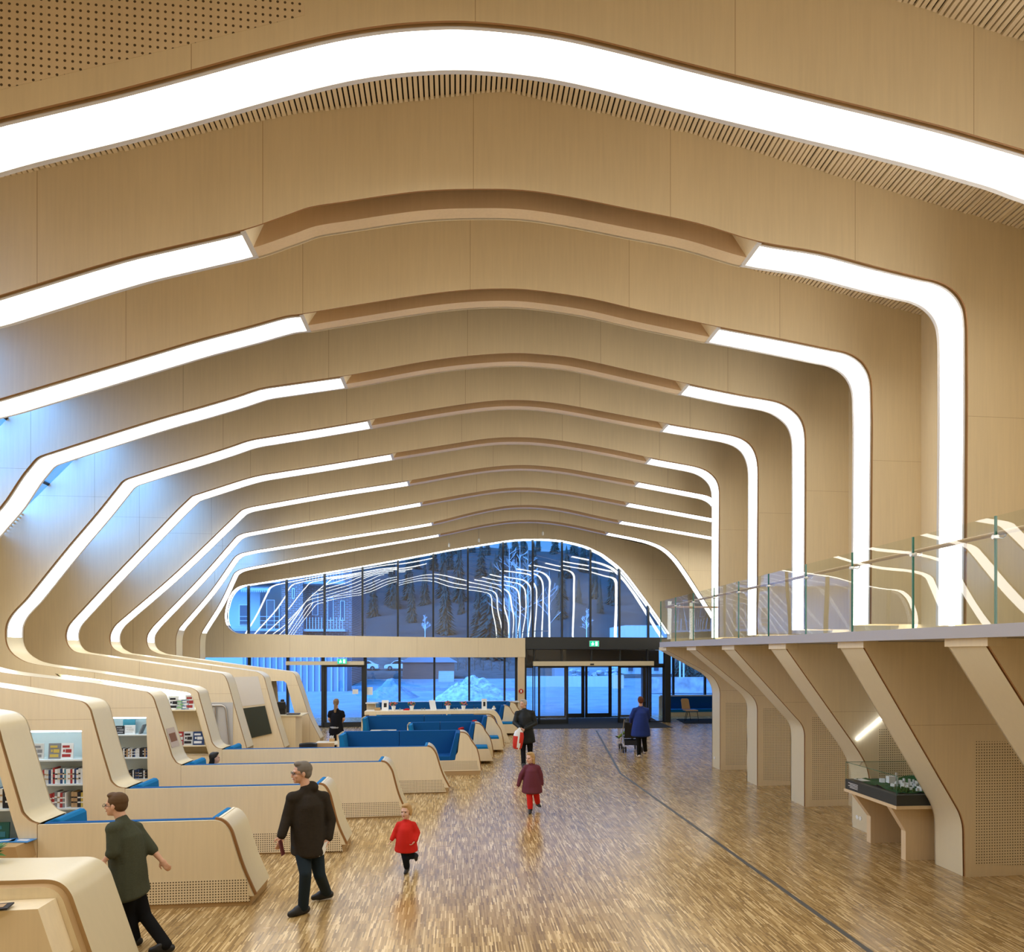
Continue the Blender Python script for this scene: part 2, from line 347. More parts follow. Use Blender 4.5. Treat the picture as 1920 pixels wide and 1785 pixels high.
# ---------------------------------------------------------------- the ribs
Y_OF = lambda n: 8.19+2.05*(n-2)
W = lambda x, z: ('w', x, z)
RIB = {
 1: [W(-9.6, 3.4), W(-9.0, 4.2), W(-7.4, 6.45), W(-7.0, 6.62), (-150, 256), (0, 220), (165, 181), (230, 165), (342, 135), (500, 92), (625, 62), (725, 46), (800, 40), (870, 39), (960, 46), (1050, 59), (1145, 80), (1300, 120), (1460, 160), (1760, 234), (1920, 280), W(5.9, 7.82), W(6.3, 7.70), W(6.5, 7.5), W(6.6, 7.1), W(6.6, 6.6), W(6.6, 3.2)],
 2: [(70, 1545), (58, 1541), (49, 1534), (39, 1521), (0, 1390), W(-5.09, 2.07), W(-5.13, 2.15), W(-5.21, 2.215), W(-5.36, 2.25), W(-8.2, 2.72), W(-8.7, 2.9), W(-9.0, 3.15), W(-9.05, 3.5), W(-8.9, 3.9), W(-7.7, 5.65), W(-7.5, 5.93), W(-7.25, 6.13), W(-6.9, 6.27), (-40, 565), (0, 553), (228, 484), (342, 457), (457, 430), (540, 402), (580, 388), (650, 377), (730, 365), (800, 357), (880, 354), (980, 356), (1070, 369), (1180, 391), (1305, 417), (1423, 452), (1540, 472), (1647, 500), (1730, 520), (1757, 526), (1782, 538), (1801, 557), (1812, 583), (1815, 640), (1815, 800), (1812, 1170)],
 3: [(234, 1478), (224, 1477), (215, 1473), (206, 1462), (188, 1402), (169, 1334), (164, 1325), (157, 1318), (141, 1313), (0, 1290), W(-8.25, 2.74), W(-8.7, 2.92), W(-9.0, 3.15), W(-9.05, 3.5), W(-8.9, 3.9), W(-7.75, 5.6), W(-7.52, 5.93), W(-7.28, 6.13), W(-6.9, 6.29), (0, 747), (347, 643), (470, 610), (535, 592), (567, 588), (640, 576), (795, 552), (880, 543), (960, 541), (1020, 546), (1110, 560), (1200, 581), (1300, 602), (1347, 612), (1467, 635), (1560, 654), (1585, 659), (1605, 668), (1621, 682), (1632, 703), (1636, 730), (1637, 800), (1634, 1170)],
 4: [(339, 1434), (333, 1432), (328, 1428), (321, 1416), (306, 1368), (290, 1318), (287, 1310), (282, 1303), (272, 1297), (164, 1280), (0, 1261), W(-8.45, 2.83), W(-8.75, 2.97), W(-8.95, 3.2), W(-8.98, 3.5), W(-8.8, 3.85), (0, 950), (40, 892), (60, 867), (69, 858), (82, 852), (175, 822), (297, 784), (375, 762), (440, 743), (500, 725), (642, 705), (695, 696), (800, 677), (880, 667), (960, 662), (1010, 664), (1075, 671), (1180, 694), (1290, 719), (1392, 740), (1440, 748), (1464, 754), (1484, 765), (1500, 780), (1509, 800), (1512, 830), (1512, 900), (1511, 1180)],
 5: [(416, 1404), (408, 1403), (402, 1399), (396, 1390), (384, 1347), (373, 1308), (370, 1298), (364, 1293), (351, 1288), (197, 1264), (87, 1249), (50, 1242), (30, 1232), (18, 1221), (11, 1207), (9, 1190), (11, 1170), (22, 1150), (50, 1120), (125, 1027), (182, 960), (222, 910), (229, 902), (240, 896), (300, 877), (377, 854), (430, 837), (462, 826), (485, 821), (580, 806), (692, 787), (790, 770), (875, 757), (930, 751), (975, 750), (1020, 753), (1075, 761), (1160, 777), (1252, 794), (1340, 809), (1372, 815), (1393, 822), (1408, 833), (1417, 848), (1422, 868), (1423, 900), (1421, 1190)],
 6: [(462, 1403), (445, 1345), (429, 1288), (425, 1276), (420, 1267), (411, 1262), (225, 1235), (155, 1225), (138, 1221), (128, 1212), (123, 1200), (122, 1189), (127, 1173), (140, 1157), (205, 1087), (327, 960), (357, 931), (363, 928), (372, 925), (400, 916), (450, 900), (475, 893), (500, 888), (620, 869), (735, 850), (880, 827), (930, 821), (975, 820), (1015, 822), (1070, 829), (1150, 843), (1220, 858), (1290, 871), (1315, 877), (1332, 886), (1344, 899), (1349, 913), (1350, 930), (1349, 1195)],
 7: [(533, 1402), (514, 1340), (497, 1278), (494, 1269), (487, 1263), (477, 1259), (229, 1225), (222, 1222), (211, 1215), (206, 1206), (205, 1192), (210, 1179), (220, 1167), (327, 1075), (447, 960), (452, 956), (462, 952), (480, 948), (617, 924), (766, 901), (880, 881), (935, 874), (980, 872), (1020, 874), (1070, 880), (1120, 889), (1197, 903), (1318, 926), (1336, 932), (1347, 942), (1352, 956), (1352, 980), (1352, 1195)],
 8: [(600, 1385), (580, 1345), (565, 1300), (556, 1275), (553, 1266), (545, 1260), (424, 1244), (303, 1227), (290, 1223), (280, 1217), (275, 1207), (274, 1197), (277, 1187), (290, 1170), (375, 1082), (440, 1008), (447, 1003), (458, 999), (546, 983), (640, 967), (790, 941), (880, 925), (940, 916), (985, 914), (1020, 916), (1070, 922), (1120, 931), (1179, 942), (1332, 970), (1400, 983), (1416, 990), (1422, 1010), (1422, 1195)],
 9: [(329, 1364), (329, 1225), (329, 1200), (331, 1188), (337, 1175), (395, 1107), (435, 1050), (441, 1043), (452, 1037), (480, 1031), (660, 1003), (811, 979), (880, 962), (940, 950), (985, 947), (1025, 949), (1070, 956), (1120, 967), (1165, 976), (1333, 1005), (1430, 1024), (1446, 1032), (1452, 1055), (1452, 1195)],
 10: [(374, 1364), (374, 1232), (374, 1205), (376, 1190), (382, 1178), (412, 1130), (437, 1077), (445, 1070), (456, 1066), (480, 1061), (567, 1045), (700, 1022), (824, 1001), (900, 985), (950, 977), (990, 975), (1030, 977), (1075, 984), (1140, 998), (1195, 1009), (1225, 1017), (1248, 1028), (1268, 1046), (1288, 1073), (1312, 1110), (1345, 1162), (1366, 1193)],
}
LIT = {2: ((457, 430), (1423, 452)), 3: ((567, 588), (1347, 612)), 4: ((642, 705), (1290, 719)), 5: ((692, 787), (1252, 794)), 6: ((735, 850), (1220, 858)),
       7: ((766, 901), (1197, 903)), 8: ((790, 941), (1179, 942)), 9: ((811, 979), (1165, 976)), 10: ((824, 1001), (1140, 998))}
def conv(pts, Y0, k=KS):
    out = []
    for p in pts:
        out.append((p[1], p[2]) if p[0] == 'w' else on_plane(p[0], p[1], Y0, k))
    return out
def smooth_curve(pts, sub=4, keep=25):
    """Catmull-Rom that leaves long straight runs straight"""
    P = [Vector((a, b_)) for a, b_ in pts]; out = []
    for i in range(len(P)-1):
        p1, p2 = P[i], P[i+1]; L = (p2-p1).length
        t1 = (p2-P[i-1]).normalized() if i > 0 else (p2-p1).normalized()
        t2 = (P[i+2]-p1).normalized() if i+2 < len(P) else (p2-p1).normalized()
        if i > 0:
            la = (p1-P[i-1]).length
            if L > 2.2*la: t1 = (p2-p1).normalized()
            elif la > 2.2*L: t1 = (p1-P[i-1]).normalized()
        if i+2 < len(P):
            lb = (P[i+2]-p2).length
            if L > 2.2*lb: t2 = (p2-p1).normalized()
            elif lb > 2.2*L: t2 = (P[i+2]-p2).normalized()
        for s in range(sub):
            t = s/sub; h1 = 2*t**3-3*t*t+1; h2 = -2*t**3+3*t*t; h3 = t**3-2*t*t+t; h4 = t**3-t*t
            q = p1*h1+p2*h2+t1*L*h3+t2*L*h4; out.append((q.x, q.y))
    out.append(tuple(P[-1])); return out
def normals2(c, closed=False):
    n = len(c); out = []
    for i in range(n):
        a = Vector(c[i-1]) if (i > 0 or closed) else None; b_ = Vector(c[i]); d = Vector(c[(i+1) % n]) if (i < n-1 or closed) else None
        ts = []
        if a is not None and (b_-a).length > 1e-6: ts.append((b_-a).normalized())
        if d is not None and (d-b_).length > 1e-6: ts.append((d-b_).normalized())
        t = sum(ts, Vector((0, 0))); t = t.normalized() if t.length > 1e-6 else Vector((1, 0))
        out.append(Vector((-t.y, t.x)))
    return out
def sweep(b, c, nrm, Y0, sec, m=0, k=KS):
    """section = [(offset away from the hall, depth)], swept along curve c"""
    rows = []
    for (x, z), n in zip(c, nrm):
        rows.append([b.vert((x+n.x*o, Y0+k*(x+n.x*o)+d, z+n.y*o)) for o, d in sec])
    for i in range(len(rows)-1):
        for j in range(len(sec)-1): b.face((rows[i][j], rows[i+1][j], rows[i+1][j+1], rows[i][j+1]), m)
def nearest(c, p): return min(range(len(c)), key=lambda i: (c[i][0]-p[0])**2+(c[i][1]-p[1])**2)
ORD = {1: 'nearest', 2: 'second', 3: 'third', 4: 'fourth', 5: 'fifth', 6: 'sixth', 7: 'seventh', 8: 'eighth', 9: 'ninth', 10: 'farthest'}
# openings cut in the front sheets on the left (pixel outlines on the rib plane)
OPEN = {
 2: [(-60, 1440), (-4, 1440), (7, 1480), (24, 1540), (47, 1612), (-60, 1612)],
 3: [(20, 1370), (153, 1370), (155, 1456), (156, 1543), (20, 1543)],
 4: [(190, 1345), (274, 1345), (276, 1400), (277, 1461), (200, 1461)],
 5: [(103, 1263), (200, 1276), (300, 1291), (350, 1298), (356, 1300), (361, 1306), (388, 1402), (392, 1415), (300, 1415), (290, 1330), (150, 1300)],
 8: [(509, 1277), (532, 1277), (537, 1281), (552, 1336), (552, 1345), (515, 1345)],
}
RIBROOT = {}; CURVE = {}
for n in range(1, 11):
    Y0 = Y_OF(n); raw = conv(RIB[n], Y0); c = smooth_curve(raw); nr = normals2(c); CURVE[n] = c
    lab = {1: 'nearest pale wooden rib crossing the whole ceiling with an unbroken glowing strip'}.get(n, '%s pale wooden rib counted from the camera, with a glowing strip down both sides' % ORD[n])
    if n == 10: lab = 'farthest pale wooden rib, its glowing strip curving down just before the glass end wall'
    r_ = root('wooden_rib', (c[-1][0], Y0+KS*c[-1][0], 0), lab, 'rib', 'ribs along the hall'); RIBROOT[n] = r_
    # sheet of plywood facing the camera
    left = [(-9.9, 0)] if n > 1 else [(-9.9, 3.0)]
    outer = [p for p in env(Y0, .04)][1:-1]
    if n == 10: outer = [(-11.4, 0), (-11.4, 5.5), (-8.0, 7.9)]+outer[2:]
    poly = c[:]
    start = (c[0][0], 0.0) if n > 1 else (-9.9, 3.4)
    xr = 7.52 if n < 7 else 13.02
    poly = [q for q in c] + ([(xr, c[-1][1])] if n < 7 else [(c[-1][0]+.4, 3.15), (xr, 3.15)]) + list(reversed(outer)) + ([(-9.93, 0), start] if n > 1 else [])
    loops = [poly]
    if n in OPEN: loops.append(conv(OPEN[n], Y0))
    P0 = lambda x, z, Y0=Y0: (x, Y0+KS*x, z); P1 = lambda x, z, Y0=Y0: (x, Y0+KS*x+.02, z)
    b = MB(); b.slab(loops, P0, P1, 0, 1); b.build('front_panel', [PLY, EDGE], r_)
    PB0 = lambda x, z, Y0=Y0: (x, Y0+KS*x+T-.02, z); PB1 = lambda x, z, Y0=Y0: (x, Y0+KS*x+T, z)
    b = MB(); b.slab([poly]+(loops[1:] if n == 8 else []), PB0, PB1, 0, 0); b.build('rear_panel', [PLY_FINE], r_)
    # groove, band, glowing strips
    if n == 1: iL = len(c); iR = 0; iS = 0
    else:
        iL = nearest(c, on_plane(*LIT[n][0], Y0, KS)); iR = nearest(c, on_plane(*LIT[n][1], Y0, KS))
        zlow = 3.2 if n < 9 else 3.62
        iS = next(i for i in range(len(c)) if c[i][1] > zlow and c[i][0] < -6)
        
    runs = [(0, len(c)-1)] if n == 1 else [(iS, iL), (iR, len(c)-1)]
    for a_, z_ in ([(0, len(c)-1)] if n == 1 else [(0, iL), (iR, len(c)-1)]):
        g = MB(); sweep(g, c[a_:z_+1], nr[a_:z_+1], Y0, [(0, .02), (.03, .02), (.03, .052), (0, .052)])
        g.build('shadow_groove', [EDGE2], r_, smooth=True)
    if n > 1:
        g = MB(); sweep(g, c[:iS+1], nr[:iS+1], Y0, [(0, .052), (0, T)]); g.build('edge_band', [CREAM], r_, smooth=True)
    for a_, z_ in runs:
        cc, nn = c[a_:z_+1], nr[a_:z_+1]
        g = MB(); sweep(g, cc, nn, Y0, [(.0, .052), (-.008, .052), (-.008, .082), (.006, .084)]); sweep(g, cc, nn, Y0, [(.006, T-.062), (-.008, T-.06), (-.008, T-.02), (0, T)], 1)
        g.build('light_frame', [TRIM, TRIM], r_, smooth=True)
        g = MB(); sweep(g, cc, nn, Y0, [(.004, .083), (.004, T-.061)]); g.build('light_strip', [STRIP], r_, smooth=True)
    if n > 1:
        # open slot in the middle with the glued timber showing, closed by slanted boards
        cc, nn = c[iL:iR+1], nr[iL:iR+1]
        g = MB(); sweep(g, cc, nn, Y0, [(0, .02), (.45, .02)]); sweep(g, cc, nn, Y0, [(0, .585-.02), (0, .595), (.3, .6)], 0)
        g.build('slot_lining', [PLY_FINE], r_)
        g = MB(); sweep(g, cc, nn, Y0, [(.45, .36), (0, .36)]); sweep(g, cc, nn, Y0, [(0, .36), (0, .585)], 1)
        g.build('timber_beam', [GLULAM, GLULAM_PALE], r_)  # front face in shade, underside lit: put into the beam's two colours
        for idx, sgn in ((iL, 1), (iR, -1)):
            g = MB()
            q = Vector(c[idx]); nv = nr[idx]; tv = Vector((nv.y, -nv.x))*sgn; Z = lambda o, t_, d: (q.x+nv.x*o+tv.x*t_, Y0+KS*q.x+d, q.y+nv.y*o+tv.y*t_)
            g.quad(Z(0, .0, .02), Z(0, .0, .37), Z(.36, .34, .37), Z(.36, .34, .02))
            g.quad(Z(-.004, -.05, .02), Z(-.004, .012, .02), Z(-.004, .012, T), Z(-.004, -.05, T), 1)
            g.build('end_board', [PLY_FINE, TRIM], r_)
# two more ribs overhead, behind the first one in view
for n in (-1, 0):
    Y0 = Y_OF(n); c = CURVE[1]; nr = normals2(c); r_ = root('ceiling_rib', (0, Y0, 8), kind='structure')
    poly = c+[(7.52, c[-1][1])]+list(reversed(env(Y0, .04)[1:-1]))+[(-9.9, 3.4)]
    for d0, nm in ((0, 'front_panel'), (T-.02, 'rear_panel')):
        b = MB(); b.slab([poly], lambda x, z: (x, Y0+KS*x+d0, z), lambda x, z: (x, Y0+KS*x+d0+.02, z)); b.build(nm, PLY, r_)
    g = MB(); sweep(g, c, nr, Y0, [(0, .02), (0, .08)]); sweep(g, c, nr, Y0, [(0, T-.08), (0, T-.02)]); g.build('edge_band', CREAM, r_)
    g = MB(); sweep(g, c, nr, Y0, [(.004, .08), (.004, T-.08)]); g.build('light_strip', STRIP, r_)
# ---------------------------------------------------------------- the leaning legs under the balcony
LEG = {
 2: ([(1622, 1216), (1697, 1344), (1770, 1470), (1795, 1513), (1803, 1530), (1808, 1550), (1809, 1572), (1810, 1647)]),
 3: ([(1476, 1218), (1604, 1398), (1618, 1420), (1626, 1436), (1631, 1455), (1634, 1490), (1636, 1580)]),
 4: ([(1379, 1218), (1492, 1344), (1502, 1355), (1508, 1367), (1510, 1383), (1510, 1516)]),
 5: ([(1307, 1218), (1402, 1297), (1413, 1308), (1419, 1319), (1421, 1333), (1421, 1476)]),
 6: ([(1251, 1220), (1323, 1259), (1338, 1270), (1347, 1284), (1351, 1301), (1351, 1444)]),
 1: ([W(5.22, 3.05), W(6.45, 1.2), W(6.55, 1.0), W(6.6, .8), W(6.6, 0)]),
}
LEGX = {}
for n in range(1, 7):
    Y0 = Y_OF(n); raw = conv(LEG[n], Y0); LEGX[n] = raw[-1][0]; raw[-1] = (raw[-1][0], 0.0); raw[0] = (raw[0][0], 2.99)
    c = [(raw[0][0]-.02, 3.07)]+smooth_curve(raw, 4); nr = normals2(c); r_ = RIBROOT[n]
    # the panel between the leg and the wall, and the leg's band
    poly = c+[(7.5, 0), (7.5, 3.07)]
    P0 = lambda x, z, Y0=Y0: (x, Y0+KS*x, z); P1 = lambda x, z, Y0=Y0: (x, Y0+KS*x+.02, z)
    b = MB(); b.slab([poly], P0, P1, 0, 1); b.build('lower_panel', [PLY, EDGE], r_)
    b = MB(); b.slab([poly], lambda x, z, Y0=Y0: (x, Y0+KS*x+T-.02, z), lambda x, z, Y0=Y0: (x, Y0+KS*x+T, z)); b.build('lower_rear_panel', [PLY_FINE], r_)
    g = MB(); sweep(g, c, nr, Y0, [(0, .02), (.03, .02), (.03, .045), (0, .045)]); g.build('shadow_groove', [EDGE], r_, smooth=True)
    g = MB(); sweep(g, c, nr, Y0, [(0, .045), (0, T)]); g.build('leg_band', [CREAM], r_, smooth=True)
    b = MB(); x0 = c[0][0]; b.box((x0-.01, Y0+KS*x0-.012, 2.99), (x0+.19, Y0+KS*x0+T+.01, 3.075)); b.build('bracket_cap', PLY_FINE, r_)
HOLES = {2: [(1828, 1390), (1922, 1390), (1922, 1622), (1828, 1622)], 3: [(1648, 1367), (1735, 1367), (1735, 1545), (1648, 1545)], 4: [(1522, 1344), (1590, 1344), (1590, 1500), (1522, 1500)],
         5: [(1431, 1328), (1481, 1328), (1481, 1464), (1431, 1464)], 6: [(1361, 1317), (1400, 1317), (1400, 1435), (1361, 1435)]}
for n, q in HOLES.items():
    Y0 = Y_OF(n)-.004; pl = conv(q, Y0)
    b = MB(); b.slab([pl], lambda x, z, Y0=Y0: (x, Y0+KS*x, z), lambda x, z, Y0=Y0: (x, Y0+KS*x+.003, z)); b.build('perforated_field', [PLY_HOLES], RIBROOT[n])
Y0 = Y_OF(1)-.004; pl = conv([(-60, -30), (571, -30), (571, 28), (342, 86), (0, 168), (-60, 183)], Y0)
b = MB(); b.slab([pl], lambda x, z: (x, Y0+KS*x, z), lambda x, z: (x, Y0+KS*x+.003, z)); b.build('perforated_field', [plywood('wide_drilled_plywood', (.80, .655, .455, 1), holes=(.062, .0115))], RIBROOT[1])
# ---------------------------------------------------------------- balcony
BX = 5.10; BYE = 16.8
b = MB(); b.box((BX, 1.0, 3.075), (7.5, BYE, 3.20)); tag(b.build('balcony_slab', GREYSLAB), kind='structure')
r_ = root('glass_balustrade', (BX+.02, BYE, 3.2), 'clear glass balcony balustrade with a round wooden handrail above the right side', 'balustrade')
js = [on for on in (1237, 1266.7, 1300, 1339, 1385, 1441, 1511, 1598, 1712, 1867)]
ys = []
for x in js:
    d = ray(x, 1100); ys.append((BX+.03)*d.y/d.x)
ys = ys+[ys[-1]-1.24, ys[-1]-2.48]; ys[0] = BYE
for i in range(len(ys)-1):
    b = MB(); b.quad((BX+.03, ys[i]-.008, 3.2), (BX+.03, ys[i+1]+.008, 3.2), (BX+.03, ys[i+1]+.008, 4.23), (BX+.03, ys[i]-.008, 4.23)); b.build('glass_panel', GLASSB, r_)
    b = MB(); b.box((BX+.02, ys[i+1]-.007, 3.2), (BX+.04, ys[i+1]+.007, 4.23)); b.build('panel_edge', GLASSG, r_)
b = MB(); b.quad((BX+.03, BYE, 3.2), (6.5, BYE, 3.2), (6.5, BYE, 4.23), (BX+.03, BYE, 4.23)); b.build('glass_panel', GLASSB, r_)
b = MB(); b.box((BX+.02, BYE-.012, 3.2), (BX+.04, BYE+.012, 4.23)); b.build('panel_edge', GLASSG, r_)
b = MB(); b.tube([(6.6, BYE-.1, 4.08), (BX+.13, BYE-.1, 4.08), (BX+.13, ys[-1], 4.08)], .024, 10); b.build('handrail', GLULAM, r_, smooth=True)
for y in ys[1:-1]:
    b = MB(); b.tube([(BX, y, 4.03), (BX+.05, y, 4.03)], .022, 10); b.tube([(BX+.04, y, 4.03), (BX+.10, y, 4.02), (BX+.13, y, 4.04), (BX+.13, y, 4.065)], .008, 8); b.build('rail_bracket', STEEL, r_, smooth=True)
# ---------------------------------------------------------------- the glass end wall
YF = 27.5; KF = 0.06; TF = .42
fp = lambda px, py: on_plane(px, py, YF, KF)
FP = lambda x, z, d=0.0: (x, YF+KF*x+d, z)
Z_SILL = 3.53; Z_BAND = 2.76
OPX = [(895, 1196), (640, 1192), (452, 1188), (440, 1186), (430, 1180), (424, 1172), (421, 1162), (421, 1147), (426, 1126), (432, 1113), (440, 1104), (449, 1099), (462, 1096), (603, 1074), (744, 1049), (850, 1029), (900, 1021), (944, 1014), (970, 1011), (996, 1010), (1022, 1010), (1048, 1012), (1075, 1017), (1100, 1024), (1120, 1033), (1136, 1042), (1168, 1068), (1201, 1110), (1235, 1157), (1256, 1188)]
oc = smooth_curve(conv(OPX, YF, KF), 3); on_ = normals2(oc)
zR = fp(1256, 1197)[1]
xb, _ = fp(985, 1197); _, zb = fp(895, 1196)
er = env(YF, .04)[1:-1]
poly = [(-11.45, Z_BAND), (-11.45, 5.5), (-8.0, 7.9)]+er[2:]+[(13.02, 3.1), (oc[-1][0]+.03, 3.1)]+list(reversed(oc))+[(xb, zb), (xb, Z_BAND)]
b = MB(); b.slab([poly], lambda x, z: FP(x, z), lambda x, z: FP(x, z, .05), 0, 1); tag(b.build('wall_front', [PLY, EDGE]), kind='structure')
b = MB(); b.slab([poly], lambda x, z: FP(x, z, TF-.03), lambda x, z: FP(x, z, TF)); tag(b.build('wall_front_outside', [DARK]), kind='structure')
b = MB(); sweep(b, oc, on_, YF, [(0, .05), (.02, .05), (.02, .08), (0, .08)], 1, KF); sweep(b, oc, on_, YF, [(0, .30), (0, TF)], 0, KF); sweep(b, oc[:16], on_[:16], YF, [(0, .08), (0, .3)], 2, KF)
tag(b.build('trim_2', [DARK, EDGE2, CREAM], smooth=True), kind='structure')
il = next(i for i in range(len(oc)) if oc[i][1] > 3.9)
b = MB(); sweep(b, oc[15:], on_[15:], YF, [(0, .08), (0, .30)], 0, KF)
tag(b.build('trim_5', [STRIP], smooth=True), kind='structure')
b = MB(); b.slab([[(-11.4, Z_BAND), (xb, Z_BAND), (xb, Z_BAND+.03), (-11.4, Z_BAND+.03)]], lambda x, z: FP(x, z, .05), lambda x, z: FP(x, z, TF-.03)); tag(b.build('trim_3', PLY_FINE), kind='structure')
b = MB(); b.box((xb-.02, YF+KF*xb+.05, Z_BAND), (xb, YF+KF*xb+TF-.03, zb)); tag(b.build('trim_4', PLY_FINE), kind='structure')
DG = .34
def ztop(x):
    best = None
    for i in range(len(oc)-1):
        (x0, z0), (x1, z1) = oc[i], oc[i+1]
        if min(x0, x1) <= x <= max(x0, x1) and abs(x1-x0) > 1e-6:
            z = z0+(z1-z0)*(x-x0)/(x1-x0); best = z if best is None else max(best, z)
    return best if best is not None else Z_SILL
def zbot(x):
    best = 99
    for i in range(len(oc)-1):
        (x0, z0), (x1, z1) = oc[i], oc[i+1]
        if min(x0, x1) <= x <= max(x0, x1) and abs(x1-x0) > 1e-6:
            z = z0+(z1-z0)*(x-x0)/(x1-x0); best = min(best, z)
    return min(best, zb+.02) if x < -6.5 else zb
MX = [461.5, 533.8, 605.8, 678, 745, 812, 877.5, 943.8, 1000.3, 1055.8, 1109.6, 1164.6, 1219.3]
mx = [fp(m_, 1150)[0] for m_ in MX]
# panes, each very slightly out of true
wr = root('window_1', FP(0, 3.5, DG), kind='structure')
xs = [min(p[0] for p in oc)+.02]+mx+[max(p[0] for p in oc)-.03]
for i in range(len(xs)-1):
    x0, x1 = xs[i], xs[i+1]; g = MB(); top = []; bot = []
    for s in range(7):
        x = x0+(x1-x0)*s/6; top.append((x, ztop(x))); bot.append((x, zbot(x)))
    tx, tz = R.uniform(-.012, .012), R.uniform(-.008, .008); xm = (x0+x1)/2
    g.slab([bot+list(reversed(top))], lambda x, z: FP(x, z, DG+tx*(x-xm)+tz*(z-5)), lambda x, z: FP(x, z, DG+tx*(x-xm)+tz*(z-5)+.001))
    g.build('pane', GLASSW, wr)
for x in mx:
    g = MB(); lo, hi = zbot(x), ztop(x); g.box((x-.035, YF+KF*x+DG-.10, lo), (x+.035, YF+KF*x+DG+.06, hi)); g.build('mullion', DARK, wr)
# lower left glazing
wl_ = root('window_2', FP(-3, 1, DG), kind='structure')
LM = [(420, .0), (463, .05), (536, .05), (748, .045), (814, .04), (880, .04), (947, .04), (969, .05)]
lx = [fp(a, 1290)[0] for a, _ in LM]
dx0, dx1 = fp(603, 1300)[0], fp(683, 1300)[0]
def pane(r_, x0, x1, z0, z1, d=DG, m=None, Pf=FP):
    g = MB(); g.quad(Pf(x0, z0, d), Pf(x1, z0, d), Pf(x1, z1, d), Pf(x0, z1, d)); return g.build('pane', m or GLASSW, r_)
def bar(r_, name, x0, x1, z0, z1, d0, d1, m=DARK, Pf=FP):
    g = MB(); g.slab([[(x0, z0), (x1, z0), (x1, z1), (x0, z1)]], lambda x, z: Pf(x, z, d0), lambda x, z: Pf(x, z, d1)); return g.build(name, m, r_)
xa = fp(430, 1290)[0]; ZS = .98
pane(wl_, -11.3, dx0, 0, Z_BAND+.02); pane(wl_, dx1, lx[-1], ZS-.4, Z_BAND+.02)
for (a, wd), x in zip(LM[1:], lx[1:]): bar(wl_, 'mullion', x-wd, x+wd, 0 if a < 600 else ZS-.3, Z_BAND, DG-.08, DG+.05)
bar(wl_, 'bottom_rail', -11.3, dx0, 0, .07, DG-.08, DG+.05)
bar(wl_, 'sill', dx1+.05, lx[-1]+.1, ZS-.05, ZS, -.02, DG, WHITE)
bar(wl_, 'sill_wall', dx1+.05, lx[-1]+.1, 0, ZS-.05, DG-.1, DG+.05, PLY_FINE)
dr = root('door_1', FP((dx0+dx1)/2, 0, DG), kind='structure')
bar(dr, 'frame', dx0-.06, dx0+.06, 0, Z_BAND, DG-.1, DG+.06); bar(dr, 'frame', dx1-.06, dx1+.06, 0, Z_BAND, DG-.1, DG+.06)
z46 = fp(640, 1249)[1]
bar(dr, 'frame', dx0, dx1, z46-.04, z46+.05, DG-.1, DG+.06); bar(dr, 'frame', dx0, dx1, 0, .19, DG-.1, DG+.04)
bar(dr, 'leaf_stile', dx0+.06, dx0+.14, .1, z46, DG-.06, DG+.02); bar(dr, 'leaf_stile', dx1-.14, dx1-.06, .1, z46, DG-.06, DG+.02)
pane(dr, dx0, dx1, .1, Z_BAND)
xo = fp(535, 1243)[0]
bar(None, 'door_operator', xo, dx1-.02, fp(600, 1247)[1], fp(600, 1240)[1], DG-.3, DG-.1, CREAM)
tag(bpy.context.scene.objects['door_operator'], 'pale horizontal door operator bar above the left glass door', 'door operator', 'door operators')
# post beside the entrance with its fire alarm button
x0, x1 = fp(971, 1290)[0], fp(984, 1290)[0]
o = bar(None, 'timber_post', x0, x1, 0, Z_BAND, .02, .3, GLULAM_PALE); tag(o, kind='structure')
xc, zc = fp(977, 1296)
fb = root('fire_alarm_button', FP(xc, zc, .01), 'small round red alarm button on the pale timber post by the entrance', 'alarm button')
b = MB(); b.tube([FP(xc, zc, .02), FP(xc, zc, -.02)], .09, 14); b.build('ring', RED, fb); b = MB(); b.box((xc-.03, YF+KF*xc-.035, zc-.05), (xc+.03, YF+KF*xc-.02, zc+.05)); b.build('label_plate', WHITE, fb)
# dark beam over the entrance and transom glazing
er_ = root('door_2', FP(3.5, 0, .1), kind='structure')
xe0 = fp(985, 1210)[0]; xe1 = 6.9
zt0, zt1 = fp(1100, 1217)[1], fp(1100, 1199)[1]
XE = fp(1257, 1210)[0]
bar(er_, 'lintel', xe0+.02, XE, zt0, zb+.04, -.02, DG+.06)
bar(er_, 'lintel', xe0+.02, XE, zb-.02, zR+.02, DG-.05, DG+.06)
ZH = fp(1100, 1247)[1]
for mxx in (988, 1003.5, 1056, 1112, 1166, 1218): 
    x = fp(mxx, 1230)[0]; bar(er_, 'transom_post', x-.03, x+.03, ZH, zt0, DG-.06, DG+.04)
bar(er_, 'head_rail', xe0, fp(1257, 1240)[0], ZH-.04, ZH+.05, DG-.1, DG+.06)
pane(er_, xe0, fp(1257, 1240)[0], ZH, zt0)
bar(er_, 'vestibule_ceiling', xe0, XE-.1, zt0-.02, zt0+.1, DG, DG+2.9, DARKBACK)
